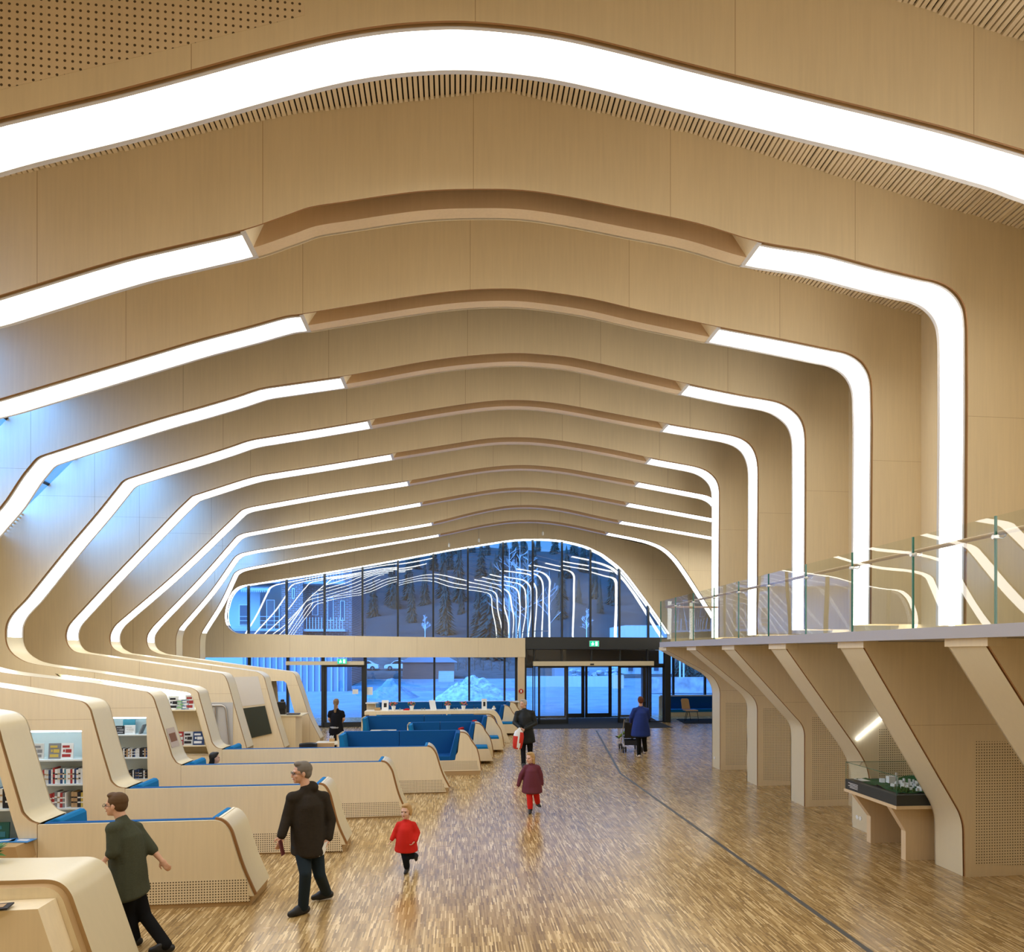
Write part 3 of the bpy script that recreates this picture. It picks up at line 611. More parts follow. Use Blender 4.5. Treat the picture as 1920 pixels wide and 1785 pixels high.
# front leaves pushed apart
def leaf(px0, px1, name, d, bottom=.19, st=.085, Pf=FP, fpf=fp, lr=(0, 0)):
    x0, x1 = fpf(px0, 1300)[0], fpf(px1, 1300)[0]; r = root(name, Pf((x0+x1)/2, 0, d), kind='structure')
    bar(r, 'leaf_stile', x0, x0+st+lr[0], .01, ZH-.03, d-.03, d+.03, DARK, Pf); bar(r, 'leaf_stile', x1-st-lr[1], x1, .01, ZH-.03, d-.03, d+.03, DARK, Pf)
    bar(r, 'leaf_rail', x0, x1, .01, bottom, d-.03, d+.03, DARK, Pf); bar(r, 'leaf_rail', x0, x1, ZH-.12, ZH-.03, d-.03, d+.03, DARK, Pf)
    pane(r, x0, x1, bottom, ZH-.1, d, GLASSW, Pf); return r
leaf(1010, 1067, 'door_3', DG-.12); leaf(1161, 1218, 'door_4', DG-.12)
leaf(987, 1002, 'door_5', DG+.02, .05, .04)
# slim side light and dark corner post to the right
leaf(1221, 1249, 'door_6', DG, .06, .05)
bar(er_, 'corner_post', fp(1249, 1300)[0], fp(1259, 1300)[0]+.02, 0, 3.3, DG-.2, DG+.06)
# inner leaves at the back of the vestibule
YV = 30.2; FV = lambda x, z, d=0.0: (x, YV+KF*x+d, z); fv = lambda px, py: on_plane(px, py, YV, KF)
leaf(1060, 1096, 'door_7', 0, .2, .06, FV, fv, (0, .09)); leaf(1097, 1146, 'door_8', 0, .2, .07, FV, fv, (.04, .06)); leaf(1146, 1163, 'door_9', .05, .06, .03, FV, fv)
leaf(1002, 1060, 'door_10', .05, .1, .04, FV, fv); leaf(1163, 1222, 'door_11', .05, .1, .04, FV, fv)
bar(er_, 'vestibule_post', fv(1192, 1300)[0], fv(1206, 1300)[0], 0, ZH+.3, -1.2, -.9, DARK, FV)
bar(er_, 'vestibule_lintel', xe0, XE+.3, ZH-.1, zt0+.1, -.1, .1, DARK, FV)
xo0, xo1 = fp(1000, 1243)[0], fp(1226, 1243)[0]
dop = root('door_operator', FP(4, ZH, 0), 'long pale horizontal operator bar above the wide entrance doors', 'door operator', 'door operators')
bar(dop, 'housing', xo0, xo1, ZH-.03, fp(1100, 1240)[1], -.02, DG-.08, CREAM)
xs_ = fp(1110, 1243)[0]; bar(dop, 'sensor', xs_-.08, xs_+.08, ZH+.0, ZH+.06, -.03, -.015, BLACK)
# green running-man signs
def exit_sign(px0, px1, py0, py1, lab, d=-.08):
    (xa_, za_), (xb_, zb_) = fp(px0, py1), fp(px1, py0); r = root('exit_sign', FP((xa_+xb_)/2, za_, d), lab, 'exit sign', 'lit exit signs')
    bar(r, 'housing', xa_-.01, xb_+.01, za_-.01, zb_+.01, d, d+.05, WHITE)
    bar(r, 'lit_panel', xa_, xb_, za_, zb_, d-.008, d-.001, emission('green_sign_light', (.02, .62, .32, 1), 1.3))
    wt = emission('white_sign_light', (.85, 1, .92, 1), 1.6); ww = xb_-xa_; hh = zb_-za_
    def q(u0, v0, u1, v1): 
        b.slab([[(xa_+ww*u0, za_+hh*v0), (xa_+ww*u1, za_+hh*v0), (xa_+ww*u1, za_+hh*v1), (xa_+ww*u0, za_+hh*v1)]], lambda x, z: FP(x, z, d-.012), lambda x, z: FP(x, z, d-.009))
    b = MB(); q(.62, .12, .86, .88); b.build('door_symbol', wt, r)
    b = MB(); q(.3, .66, .38, .86); q(.24, .38, .42, .62); q(.14, .5, .26, .56); q(.4, .52, .5, .58); q(.2, .14, .3, .4); q(.36, .2, .46, .4); b.build('running_figure', wt, r)
exit_sign(1105, 1122, 1202, 1212, 'green lit running figure exit sign on the dark beam above the entrance')
exit_sign(633, 650, 1235.5, 1244.5, 'green lit running figure exit sign above the left glass door', -.02)
# entrance mat and the mat under the lone chair
b = MB(); q = [on_floor(985, 1367), on_floor(1262, 1364.5), on_floor(1248, 1354)+Vector((-.3, 0, 0)), on_floor(1220, 1345), on_floor(985, 1349)]
b.slab([[(p.x, p.y) for p in q]], lambda x, y: (x, y, .001), lambda x, y: (x, y, .014)); tag(b.build('entrance_mat', mat('charcoal_mat', (.045, .05, .06, 1), .95, .1, noise=.2, nscale=(90, 90, 90))), 'wide charcoal mat lying inside the entrance doors', 'mat')
b = MB(); q = [on_floor(1268, 1348.5), on_floor(1345, 1348), on_floor(1345, 1356.5), on_floor(1283, 1357)]
b.slab([[(p.x, p.y) for p in q]], lambda x, y: (x, y, .001), lambda x, y: (x, y, .014)); tag(b.build('floor_mat', mat('dark_mat', (.03, .033, .035, 1), .95, .1)), 'dark mat under the lone chair by the right window', 'mat')
# glazed bay on the right with its blue window seat
YR = 30.9; FR = lambda x, z, d=0.0: (x, YR+KF*x+d, z); fr_ = lambda px, py: on_plane(px, py, YR, KF)
x5, x6 = fr_(1259, 1300)[0], fr_(1352, 1300)[0]+1.2
wr2 = root('window_3', FR(7, 1, 0), kind='structure')
zs2 = fr_(1290, 1304)[1]
pane(wr2, x5-.6, x6, zs2, 3.4, .05, GLASSW, FR)
for pxx in (1260.5, 1320): 
    x = fr_(pxx+2.5, 1280)[0]; bar(wr2, 'mullion', x-.05, x+.05, zs2, 3.4, 0, .12, DARK, FR)
bar(wr2, 'sill', x5-.6, x6, zs2-.03, zs2+.03, -.12, .1, WHITE, FR)
bar(wr2, 'sill_wall', x5-.6, x6, 0, zs2-.03, .05, .12, PLY_FINE, FR)
z33 = fr_(1290, 1333)[1]; z30 = fr_(1290, 1328)[1]
ws = root('window_seat', FR((x5+x6)/2, 0, -.4), 'long blue upholstered window seat on a plywood base behind the lone chair', 'window seat')
bar(ws, 'plinth', x5-.3, x6, 0, z33, -.6, 0, PLY_FINE, FR); bar(ws, 'seat', x5-.3, x6, z33, z30, -.62, 0, BLUE2, FR); bar(ws, 'backrest', x5-.3, x6, z30, zs2-.03, -.12, 0, BLUE, FR)
b = MB(); b.box((xe0+.0, 28.0, 0), (xe0+.06, 30.2, zt0)); tag(b.build('wall_vestibule', DARK), kind='structure')
b = MB(); b.box((9.1, 17.9, 3.06), (13.0, 31.6, 3.2)); tag(b.build('ceiling_bay', PLY_FINE), kind='structure')
# notices stuck on the glass by the left door
for px0, px1, py0, py1, d, lab in ((659, 670, 1293, 1302, DG-.09, 'small white notice taped to the left glass door'), (686, 697, 1289, 1304, DG-.02, 'white paper notice on the window right of the left door')):
    (xa_, za_), (xb_, zb_) = fp(px0, py1), fp(px1, py0); o = bar(None, 'paper_notice', xa_, xb_, za_, zb_, d, d+.004, WHITE); tag(o, lab, 'notice')
# ---------------------------------------------------------------- outside in the blue dusk
SNOW = mat('blue_white_snow', (.21, .27, .33, 1), .8, .2, noise=.4, nscale=(.7, .7, .7), bump=.6)
ROCK = mat('snowy_rock', (.30, .32, .36, 1), .9, .2, noise=.75, nscale=(2.2, 2.2, 2.2), bump=.5)
def fbm(x, y, s=0):
    return math.sin(x*1.3+s)*math.cos(y*1.7+s*2)+.5*math.sin(x*3.1+y*2.3+s*3)+.25*math.sin(x*7.3-y*5.9+s)+.12*math.sin(x*15+y*13)
def terrain_z(x, y):
    z = -.06
    if y > 58: z += min(1, (y-58)/28)*.75
    if y > 92: z += (y-92)*.29+(.5*fbm(x*.06, y*.06))*min(1, (y-92)/30)*3
    return z
b = MB(); NX, NY = 44, 60; idx = {}
for j in range(NY+1):
    y = 28.0+(j/NY)**1.7*190
    for i in range(NX+1):
        x = -95+i*(210/NX); idx[i, j] = b.vert((x, y, terrain_z(x, y)))
for j in range(NY):
    for i in range(NX): yy = 28.0+((j+.5)/NY)**1.7*190; b.face((idx[i, j], idx[i+1, j], idx[i+1, j+1], idx[i, j+1]), 1 if yy > 101 else (2 if yy > 70 else 0))
HILL = mat('distant_forest', (.028, .045, .05, 1), .95, .1, noise=.55, nscale=(.35, .35, .05), bump=.5)
tag(b.build('ground', [SNOW, HILL, mat('snowy_scrub', (.085, .08, .08, 1), .9, .1, noise=.9, nscale=(.8, .8, .8), bump=.4)], smooth=True), kind='structure')
def mound(px, pyt, pyb, yc, wpx, name, label, m, seed=0, rough=.16, cat='snow pile'):
    base = at_depth(px, pyb, yc); rx = wpx/2*yc/F; h = (pyb-pyt)*yc/F; b = MB(); NR, NA = 22, 48; ring = []
    for i in range(NR+1):
        q = i/NR; rr = []
        for j in range(NA):
            a = 2*math.pi*j/NA; x = q*math.cos(a); y = q*math.sin(a)
            z = h*max(0, (1-q)**1.05)*(1+.18*fbm(x*3, y*3, seed))+rough*h*fbm(x*9, y*9, seed)*.5*(1-q)*min(1, q*6+.2)
            rr.append(b.vert((base.x+x*rx*(1+.1*math.sin(3*a+seed)), base.y+y*rx*.7, base.z-.1+max(0, z)+.05*R.random()*rough*4)))
        ring.append(rr)
    for i in range(NR):
        for j in range(NA): b.face((ring[i][j], ring[i][(j+1) % NA], ring[i+1][(j+1) % NA], ring[i+1][j]))
    tag(b.build(name, m), label, cat)
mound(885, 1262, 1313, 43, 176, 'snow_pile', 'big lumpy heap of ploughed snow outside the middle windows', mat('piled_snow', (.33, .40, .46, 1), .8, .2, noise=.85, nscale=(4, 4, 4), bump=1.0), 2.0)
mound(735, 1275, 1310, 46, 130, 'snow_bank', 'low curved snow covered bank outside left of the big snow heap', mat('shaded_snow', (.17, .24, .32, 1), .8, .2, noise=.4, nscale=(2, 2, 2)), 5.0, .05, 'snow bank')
SPRUCE = mat('dark_spruce_needles', (.03, .055, .05, 1), .9, .1, noise=.5, nscale=(3, 3, 3))
BARK = mat('grey_bark', (.10, .08, .07, 1), .9, .1)
BIRCHB = mat('pale_birch_bark', (.55, .58, .6, 1), .8, .2)
def spruce(px, pyt, pyb, yc, label, wf=.36, snow=False):
    base = at_depth(px, pyb, yc); h = (pyb-pyt)*yc/F; r_ = root('spruce_tree', base, label, 'tree', 'trees on the slope outside'); b = MB(); lay = 15
    for i in range(lay):
        q = i/lay; z = base.z+h*(.08+.9*q); rad = h*wf/2*(1-q)**.85+.05; k = 13
        a0 = R.random()*6
        for j in range(k):
            a = a0+2*math.pi*j/k+R.uniform(-.15, .15); rr = rad*R.uniform(.7, 1.12); wd = .24
            t = (base.x+math.cos(a)*rr, base.y+math.sin(a)*rr, z-h*.055)
            b.quad((base.x, base.y, z+h*.07), (base.x+math.cos(a-wd)*rr*.62, base.y+math.sin(a-wd)*rr*.62, z-h*.02), t, (base.x+math.cos(a+wd)*rr*.62, base.y+math.sin(a+wd)*rr*.62, z-h*.02))
            b.quad((base.x, base.y, z+h*.02), (base.x+math.cos(a-wd)*rr*.6, base.y+math.sin(a-wd)*rr*.6, z-h*.05), (t[0], t[1], t[2]-h*.03), (base.x+math.cos(a+wd)*rr*.6, base.y+math.sin(a+wd)*rr*.6, z-h*.05))
    b.build('needle_crown', SPRUCE, r_); b = MB(); b.tube([base-Vector((0, 0, .5)), base+Vector((0, 0, h*.96))], [h*.014, h*.003], 6); b.build('trunk', BARK, r_)
def bare_tree(px, pyt, pyb, yc, label, seed, m=None, spread=.5, name='birch_tree', th=.01, depth=5):
    rr = random.Random(seed); base = at_depth(px, pyb, yc); h = (pyb-pyt)*yc/F
    r_ = root(name, base, label, 'tree', 'trees on the slope outside'); b = MB(); tr = MB()
    top = base+Vector((0, 0, h)); tr.tube([base-Vector((0, 0, .3)), base.lerp(top, .5), top], [h*th*1.3, h*th, h*th*.2], 6); tr.build('trunk', m or BIRCHB, r_)
    def br(p, d, L, rad, k):
        q = p+d*L; b.tube([p, q], [rad, rad*.6], 4, cap=False)
        if k <= 0: return
        for _ in range(3 if k > 1 else 2):
            nd = (d+Vector((rr.uniform(-1, 1), rr.uniform(-1, 1), rr.uniform(-.2, .7)))*spread).normalized(); br(p.lerp(q, rr.uniform(.5, 1)), nd, L*rr.uniform(.55, .8), rad*.6, k-1)
    for i in range(11):
        q = .25+.7*i/11; a = rr.random()*6.28; d = Vector((math.cos(a), math.sin(a), rr.uniform(.5, 1.1))).normalized(); br(base.lerp(top, q), d, h*.2*(1.15-q), h*th*.45, depth-2)
    b.build('branches', m or BIRCHB, r_)
def ground_pt(px, yc):
    p = at_depth(px, 1200, yc); p.z = terrain_z(p.x, p.y)-.2; return p
def spruce_proto(h, wf, name='spruce_tree'):
    r_ = root(name, (0, 0, 0)); b = MB(); lay = 17
    for i in range(lay):
        q = i/lay; z = h*(.03+.95*q); rad = h*wf/2*(1-q)**.8+.05; k = 14; a0 = R.random()*6
        for j in range(k):
            a = a0+2*math.pi*j/k+R.uniform(-.2, .2); rr = rad*R.uniform(.6, 1.15); wd = .26
            for dz, f in ((0, 1), (-.03, .93)):
                t = (math.cos(a)*rr*f, math.sin(a)*rr*f, z-h*.05+h*dz)
                b.quad((0, 0, z+h*(.06+dz)), (math.cos(a-wd)*rr*.62, math.sin(a-wd)*rr*.62, z-h*.02+h*dz), t, (math.cos(a+wd)*rr*.62, math.sin(a+wd)*rr*.62, z-h*.02+h*dz))
    b.build('needle_crown', SPRUCE, r_); b = MB(); b.tube([(0, 0, -.6), (0, 0, h*.96)], [h*.014, h*.003], 6); b.build('trunk', BARK, r_); return r_
SPOTS = []; protos = [spruce_proto(12, .34), spruce_proto(12, .44), spruce_proto(12, .28)]; used = set()
def place_spruce(i, px, pyt, yc, label, group='trees on the slope outside'):
    p = ground_pt(px, yc); top = at_depth(px, pyt, yc).z; h = max(3.5, top-p.z); k = i % 3
    o = protos[k] if k not in used else copy_tree(protos[k]); used.add(k)
    o.location = p; o.rotation_euler = (0, 0, i*1.7); o.scale = (h/12,)*3; tag(o, label, 'tree', group)
tl = [(835, 1050, 110), (920, 1046, 98), (772, 1068, 120), (865, 1088, 128), (700, 1080, 125), (1010, 1055, 125), (1052, 1062, 118), (898, 1080, 106), (940, 1066, 101), (1085, 1075, 128), (742, 1090, 132), (1125, 1080, 120), (660, 1092, 130), (976, 1085, 122)]
for i, (px, pt, yc) in enumerate(tl): place_spruce(i, px, pt, yc, 'tall dark spruce standing out on the slope outside the upper glass')
for i in range(54):
    px = 640+i*10.6+R.uniform(-3, 3); yc = (138, 172, 200)[i % 3]+R.uniform(-6, 6); p = ground_pt(px, yc)
    if any((q_-p).length < 5 for q_ in SPOTS): continue
    SPOTS.append(p)
    place_spruce(i, px, PY0-(p.z+R.uniform(8, 13)-CH)*F/yc, yc, 'spruce of the hazy forest that covers the hill outside', 'hillside forest')
spruce(1290, 1215, 1272, 62, 'dark spruce outside the right window above the stone wall', .8); spruce(1318, 1222, 1272, 60, 'dark spruce outside the right window above the stone wall', .8); spruce(1272, 1228, 1272, 66, 'dark spruce outside the right window above the stone wall', .8)
for i, (px, pt, pb, yc) in enumerate([(955, 1018, 1205, 75), (975, 1022, 1205, 80), (990, 1030, 1205, 78), (968, 1045, 1205, 85), (1030, 1070, 1205, 75)]):
    bare_tree(px, pt, pb, yc, 'bare pale birch in front of the spruces outside the upper glass', 10+i, th=.006)
FROST = mat('frosted_twigs', (.75, .85, .95, 1), .8, .2)
bare_tree(797, 1152, 1200, 62, 'small frosted tree outside just above the plywood band', 3, FROST, .9, 'frosted_tree', .012, 6)
bare_tree(1100, 1140, 1200, 64, 'frosted bush outside behind the right part of the upper glass', 8, FROST, .9, 'frosted_tree', .010, 6)
for i in range(9): bare_tree(826+i*16, 1226+R.uniform(-3, 5), 1266, 88, 'bare brown shrub on the slope behind the big snow heap', 30+i, mat('brown_twigs', (.16, .10, .07, 1), .9, .1) if i == 0 else bpy.data.materials['brown_twigs'], .9, 'bare_shrub', .012, 5)
# boulders in the snow above the far retaining wall
CONC = mat('pale_concrete', (.42, .46, .50, 1), .85, .2, noise=.12, nscale=(6, 6, .5))
def wallbox(px0, px1, pyt, pyb, yc, th, name, label, m, cat='wall'):
    A, B_ = at_depth(px0, pyb, yc), at_depth(px1, pyb, yc); h = (pyb-pyt)*yc/F; d = (B_-A).normalized(); n = Vector((-d.y, d.x, 0))*th; b = MB()
    b.slab([[(0, 0), (1, 0), (1, 1), (0, 1)]], lambda u, v: A.lerp(B_, u)+Vector((0, 0, h*v-.15*(1-v))), lambda u, v: A.lerp(B_, u)+n+Vector((0, 0, h*v-.15*(1-v))))
    return tag(b.build(name, m), label, cat)
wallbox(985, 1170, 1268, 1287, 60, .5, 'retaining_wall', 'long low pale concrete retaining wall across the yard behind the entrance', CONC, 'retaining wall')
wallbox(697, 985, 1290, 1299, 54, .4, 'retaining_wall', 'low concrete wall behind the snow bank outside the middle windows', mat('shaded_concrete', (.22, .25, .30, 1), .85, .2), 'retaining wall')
wallbox(1222, 1345, 1270, 1295, 50, .6, 'stone_wall', 'wire basket stone wall outside the window to the right of the entrance', ROCK, 'stone wall')
for i in range(26):
    px = 1068+R.uniform(0, 100); p = at_depth(px, 1262+R.uniform(-4, 6), 66+R.uniform(0, 6)); b = MB(); s = R.uniform(.18, .45); b.ball(p, (s, s*.8, s*.6), 8)
    for k in range(len(b.v)): v = b.v[k]; b.v[k] = (v[0]+R.uniform(-.05, .05), v[1], v[2]+R.uniform(-.05, .05))
    tag(b.build('boulder', ROCK), 'boulder in the snow on the bank beyond the far wall of the yard', 'boulder', 'boulders on the far bank')
bk = wallbox(1040, 1160, 1254, 1270, 70, 5, 'ground_bank', None, SNOW, None); bk['kind'] = 'structure'
b = MB(); c = at_depth(1159, 1280, 58); b.cbox(c, (.95, .05, 1.3)); tag(b.build('yard_board', mat('sand_board', (.62, .50, .38, 1), .7, .3)), 'sand coloured board standing by the far retaining wall', 'board')
# brown shed with snowy roof, and a pair of white cars
BRICK = mat('dusky_red_boards', (.26, .13, .10, 1), .85, .2, noise=.2, nscale=(1, 1, 9))
sh = root('shed', at_depth(800, 1268, 70), 'low red brown shed behind the snow bank', 'shed')
A = at_depth(755, 1268, 70); B_ = at_depth(852, 1268, 70); h = 26*70/F
b = MB(); b.box((A.x, A.y, A.z-.3), (B_.x, A.y+4, A.z+h)); b.build('wall', BRICK, sh)
b = MB(); b.slab([[(A.x-.3, A.z+h), (B_.x+.3, A.z+h), ((A.x+B_.x)/2+.6, A.z+h+1.3), ((A.x+B_.x)/2-.6, A.z+h+1.3)]], lambda x, z: (x, A.y-.2, z), lambda x, z: (x, A.y+4.2, z)); b.build('roof', mat('snowy_roof', (.30, .33, .40, 1), .8, .2), sh)
st = root('outdoor_steps', at_depth(835, 1275, 66), 'flight of snowy outdoor steps beside the shed', 'steps')
for i in range(5):
    b = MB(); A2 = at_depth(822, 1275-i*4, 66); b.box((A2.x, A2.y+i*.3, A2.z-.3), (A2.x+1.5, A2.y+i*.3+.4, A2.z)); b.build('step', CONC, st)
def car(px0, px1, pyb, yc, label):
    A = at_depth(px0, pyb, yc); L = (px1-px0)*yc/F; s = L/4.3; r_ = root('parked_car', (A.x+L/2, A.y, A.z), label, 'car', 'cars parked across the yard')
    prof = [(0, .28), (.02, .65), (.25, .82), (.9, .9), (1.45, 1.35), (2.0, 1.46), (2.9, 1.44), (3.6, 1.0), (4.2, .85), (4.3, .5), (4.28, .28)]
    X = lambda p, y: (A.x+p[0]*s, A.y+y*s, A.z+p[1]*s)
    b = MB(); b.slab([list(reversed(prof))], lambda x, z: X((x, z), 0), lambda x, z: X((x, z), 1.7)); b.build('body', mat('white_car_paint', (.7, .72, .75, 1), .3, .5, coat=.5), r_, bevel=.03)
    for q in ([(1.05, .93), (1.5, 1.3), (2.05, 1.38), (2.05, .95)], [(2.15, .95), (2.15, 1.38), (2.85, 1.36), (3.35, 1.02)]):
        b = MB(); b.slab([q], lambda x, z: X((x, z), -.01), lambda x, z: X((x, z), .01)); b.build('side_window', DARK, r_)
    for xw in (.85, 3.4):
        b = MB(); b.tube([X((xw, .32), -.04), X((xw, .32), .2)], .33*s, 18); w_ = b.build('wheel', BLACK, r_)
        b = MB(); b.tube([X((xw, .32), -.06), X((xw, .32), -.03)], .2*s, 10); b.build('hubcap', STEEL, w_)
car(655, 709, 1257, 88, 'white car parked across the yard, seen above the left glass door'); car(720, 776, 1257, 88, 'white car parked across the yard, partly behind a window mullion left of the shed')
# neighbouring brick apartment block with balconies
BR = mat('dusky_brick', (.20, .13, .13, 1), .85, .2); nt = BR.node_tree; bt = nt.nodes.new('ShaderNodeTexBrick'); tcx = nt.nodes.new('ShaderNodeTexCoord'); spx = nt.nodes.new('ShaderNodeSeparateXYZ'); cbx = nt.nodes.new('ShaderNodeCombineXYZ')
nt.links.new(tcx.outputs['Object'], spx.inputs[0]); nt.links.new(spx.outputs['X'], cbx.inputs[0]); nt.links.new(spx.outputs['Z'], cbx.inputs[1]); nt.links.new(cbx.outputs[0], bt.inputs['Vector'])
bt.inputs['Color1'].default_value = (.22, .13, .12, 1); bt.inputs['Color2'].default_value = (.16, .10, .10, 1); bt.inputs['Mortar'].default_value = (.4, .42, .46, 1); bt.inputs['Scale'].default_value = 1; bt.inputs['Brick Width'].default_value = .5; bt.inputs['Row Height'].default_value = .16; bt.inputs['Mortar Size'].default_value = .02
nt.links.new(bt.outputs[0], nt.nodes['Principled BSDF'].inputs['Base Color'])
PALEW = mat('pale_render', (.5, .58, .62, 1), .8, .2); WINB = mat('dark_window_glass', (.03, .05, .09, 1), .08, .8); RAIL = mat('painted_steel_rail', (.5, .55, .6, 1), .5, .4)
YBL = 57.0
def aw(px, py): return at_depth(px, py, YBL)
ap = root('apartment_building', aw(520, 1250), 'brick apartment block with balconies and a scalloped awning outside on the left', 'building')
A = aw(395, 1300); B_ = aw(652, 1300); topz = aw(500, 1040).z
b = MB(); b.box((A.x-6, A.y+2.2, -.3), (A.x+3.4, A.y+12, topz)); b.build('wall', PALEW, ap)
b = MB(); xa_ = aw(520, 1200).x; xb_ = aw(560, 1200).x; b.box((xa_, A.y+.9, -.3), (xb_, A.y+12, topz)); b.build('brick_wing', BR, ap)
b = MB(); b.box((xb_, A.y+2.6, -.3), (aw(648, 1200).x, A.y+12, topz)); b.build('brick_wall', BR, ap)
for pz in (1086, 1178):
    z = aw(500, pz).z; b = MB(); b.box((A.x-6, A.y+.4, z-.2), (xa_, A.y+2.2, z)); b.build('balcony_slab', CONC, ap)
    for k in range(3):
        b = MB(); b.box((A.x-6, A.y+.38, z+.3+k*.35), (xa_, A.y+.42, z+.34+k*.35)); b.build('balcony_rail', RAIL, ap)
    b = MB(); b.box((xb_, A.y+1.1, z-.2), (aw(640, 1200).x, A.y+2.6, z)); b.build('balcony_slab', CONC, ap)
    for k in range(14):
        x = xb_+(aw(640, 1200).x-xb_)*k/14; b = MB(); b.box((x, A.y+1.1, z), (x+.06, A.y+1.14, z+1.0)); b.build('baluster', RAIL, ap)
for px0, px1, p0_, p1_ in ((432, 450, 1130, 1172), (484, 500, 1120, 1180), (508, 516, 1130, 1178), (540, 545, 1100, 1120), (570, 582, 1105, 1150), (600, 612, 1115, 1160), (625, 634, 1120, 1160), (450, 466, 1060, 1078), (505, 516, 1060, 1080)):
    a_, c_ = aw(px0, p1_), aw(px1, p0_); yy = A.y+(2.15 if px1 < 520 else (.85 if px1 < 560 else 2.55))
    b = MB(); b.box((a_.x, yy, a_.z), (c_.x, yy+.05, c_.z)); wn_ = b.build('window', WHITE, ap)
    b = MB(); b.box((a_.x+.06, yy-.02, a_.z+.06), (c_.x-.06, yy, c_.z-.06)); b.build('pane', WINB, wn_)
b = MB(); p_, q_ = aw(448, 1112), aw(503, 1112); n_ = 14
for k in range(n_):
    x0 = p_.x+(q_.x-p_.x)*k/n_; x1 = p_.x+(q_.x-p_.x)*(k+1)/n_
    b.quad((x0, A.y+2.1, p_.z+1.0), (x1, A.y+2.1, p_.z+1.0), (x1, A.y+.2, p_.z+.35), (x0, A.y+.2, p_.z+.35)); b.quad((x0, A.y+.2, p_.z+.35), (x1, A.y+.2, p_.z+.35), (x1-.05, A.y+.2, p_.z+.12), (x0+.05, A.y+.2, p_.z+.12))
b.build('awning', PALEW, ap)
# timber clad house beyond the left door, and a tall pale one on the right
SID = mat('blue_grey_cladding', (.20, .27, .36, 1), .8, .2, noise=.3, nscale=(3, 3, .1))
hs = root('clad_house', at_depth(560, 1292, 53), 'timber clad house outside beyond the left glass door', 'building')
A = at_depth(455, 1292, 53); B_ = at_depth(648, 1292, 53); b = MB(); b.box((A.x, A.y, -.3), (B_.x, A.y+2.4, 3.2)); b.build('wall', SID, hs)
for k in range(17):
    x = A.x+(B_.x-A.x)*(k+.5)/17; b = MB(); b.box((x-.06, A.y-.1, -.3), (x+.06, A.y, 3.2)); b.build('batten', mat('pale_batten', (.36, .45, .55, 1), .8, .2) if k == 0 else bpy.data.materials['pale_batten'], hs)
hr = root('white_house', at_depth(1195, 1275, 80), 'pale blue white house outside behind the right entrance leaf', 'building')
A = at_depth(1172, 1272, 80); B_ = at_depth(1345, 1272, 80); b = MB(); b.box((A.x, A.y, -.3), (at_depth(1262, 1272, 80).x, A.y+8, 6.2)); b.build('wall', mat('pale_cladding', (.45, .55, .62, 1), .8, .2, noise=.2, nscale=(4, 4, .1)), hr)
for k in range(3):
    a_ = at_depth(1178+k*24, 1258, 79.6); b = MB(); b.box((a_.x, a_.y-.06, a_.z), (a_.x+.55, a_.y, a_.z+1.5)); b.build('window', WINB, hr)
for i, px in enumerate((1275, 1282)):
    b = MB(); p = at_depth(px, 1272, 57); b.tube([p, p+Vector((0, 0, 2.4))], .07, 8); tag(b.build('lamp_pole', RAIL), ('left' if i == 0 else 'right')+' one of two slim poles outside the right window', 'pole')
# ---------------------------------------------------------------- benches growing out of the ribs
TB = .68
def Pl(Y0, d=0.0): return lambda x, z: (x, Y0+KS*x+d, z)
CAPS = {2: [(401, 1538), (413, 1541), (423, 1549), (432, 1565), (452, 1627), (472, 1691)], 3: [(597, 1472), (605, 1474), (612, 1482), (618, 1497), (631, 1546), (645, 1597)],
        4: [(714, 1429), (722, 1431), (729, 1438), (735, 1450), (746, 1490), (757, 1531)], 5: [(801, 1400), (807, 1402), (813, 1408), (818, 1418), (829, 1452), (840, 1487)]}
PERF = {2: [(130, 1661), (462, 1647), (469, 1690), (130, 1702)], 3: [(440, 1564), (634, 1560), (643, 1596), (440, 1600)], 4: [(600, 1506), (747, 1502), (754, 1529), (600, 1535)], 5: [(720, 1464), (828, 1461), (837, 1485), (720, 1488)]}
BL = {2: 'nearest plywood bench with a curved cream end and blue cushions, behind the woman in green', 3: 'second plywood bench from the camera, its curved end behind the man in the dark jacket',
      4: 'third plywood bench from the camera, its perforated front behind the toddler in red', 5: 'fourth plywood bench from the camera, just in front of the open blue sofa'}
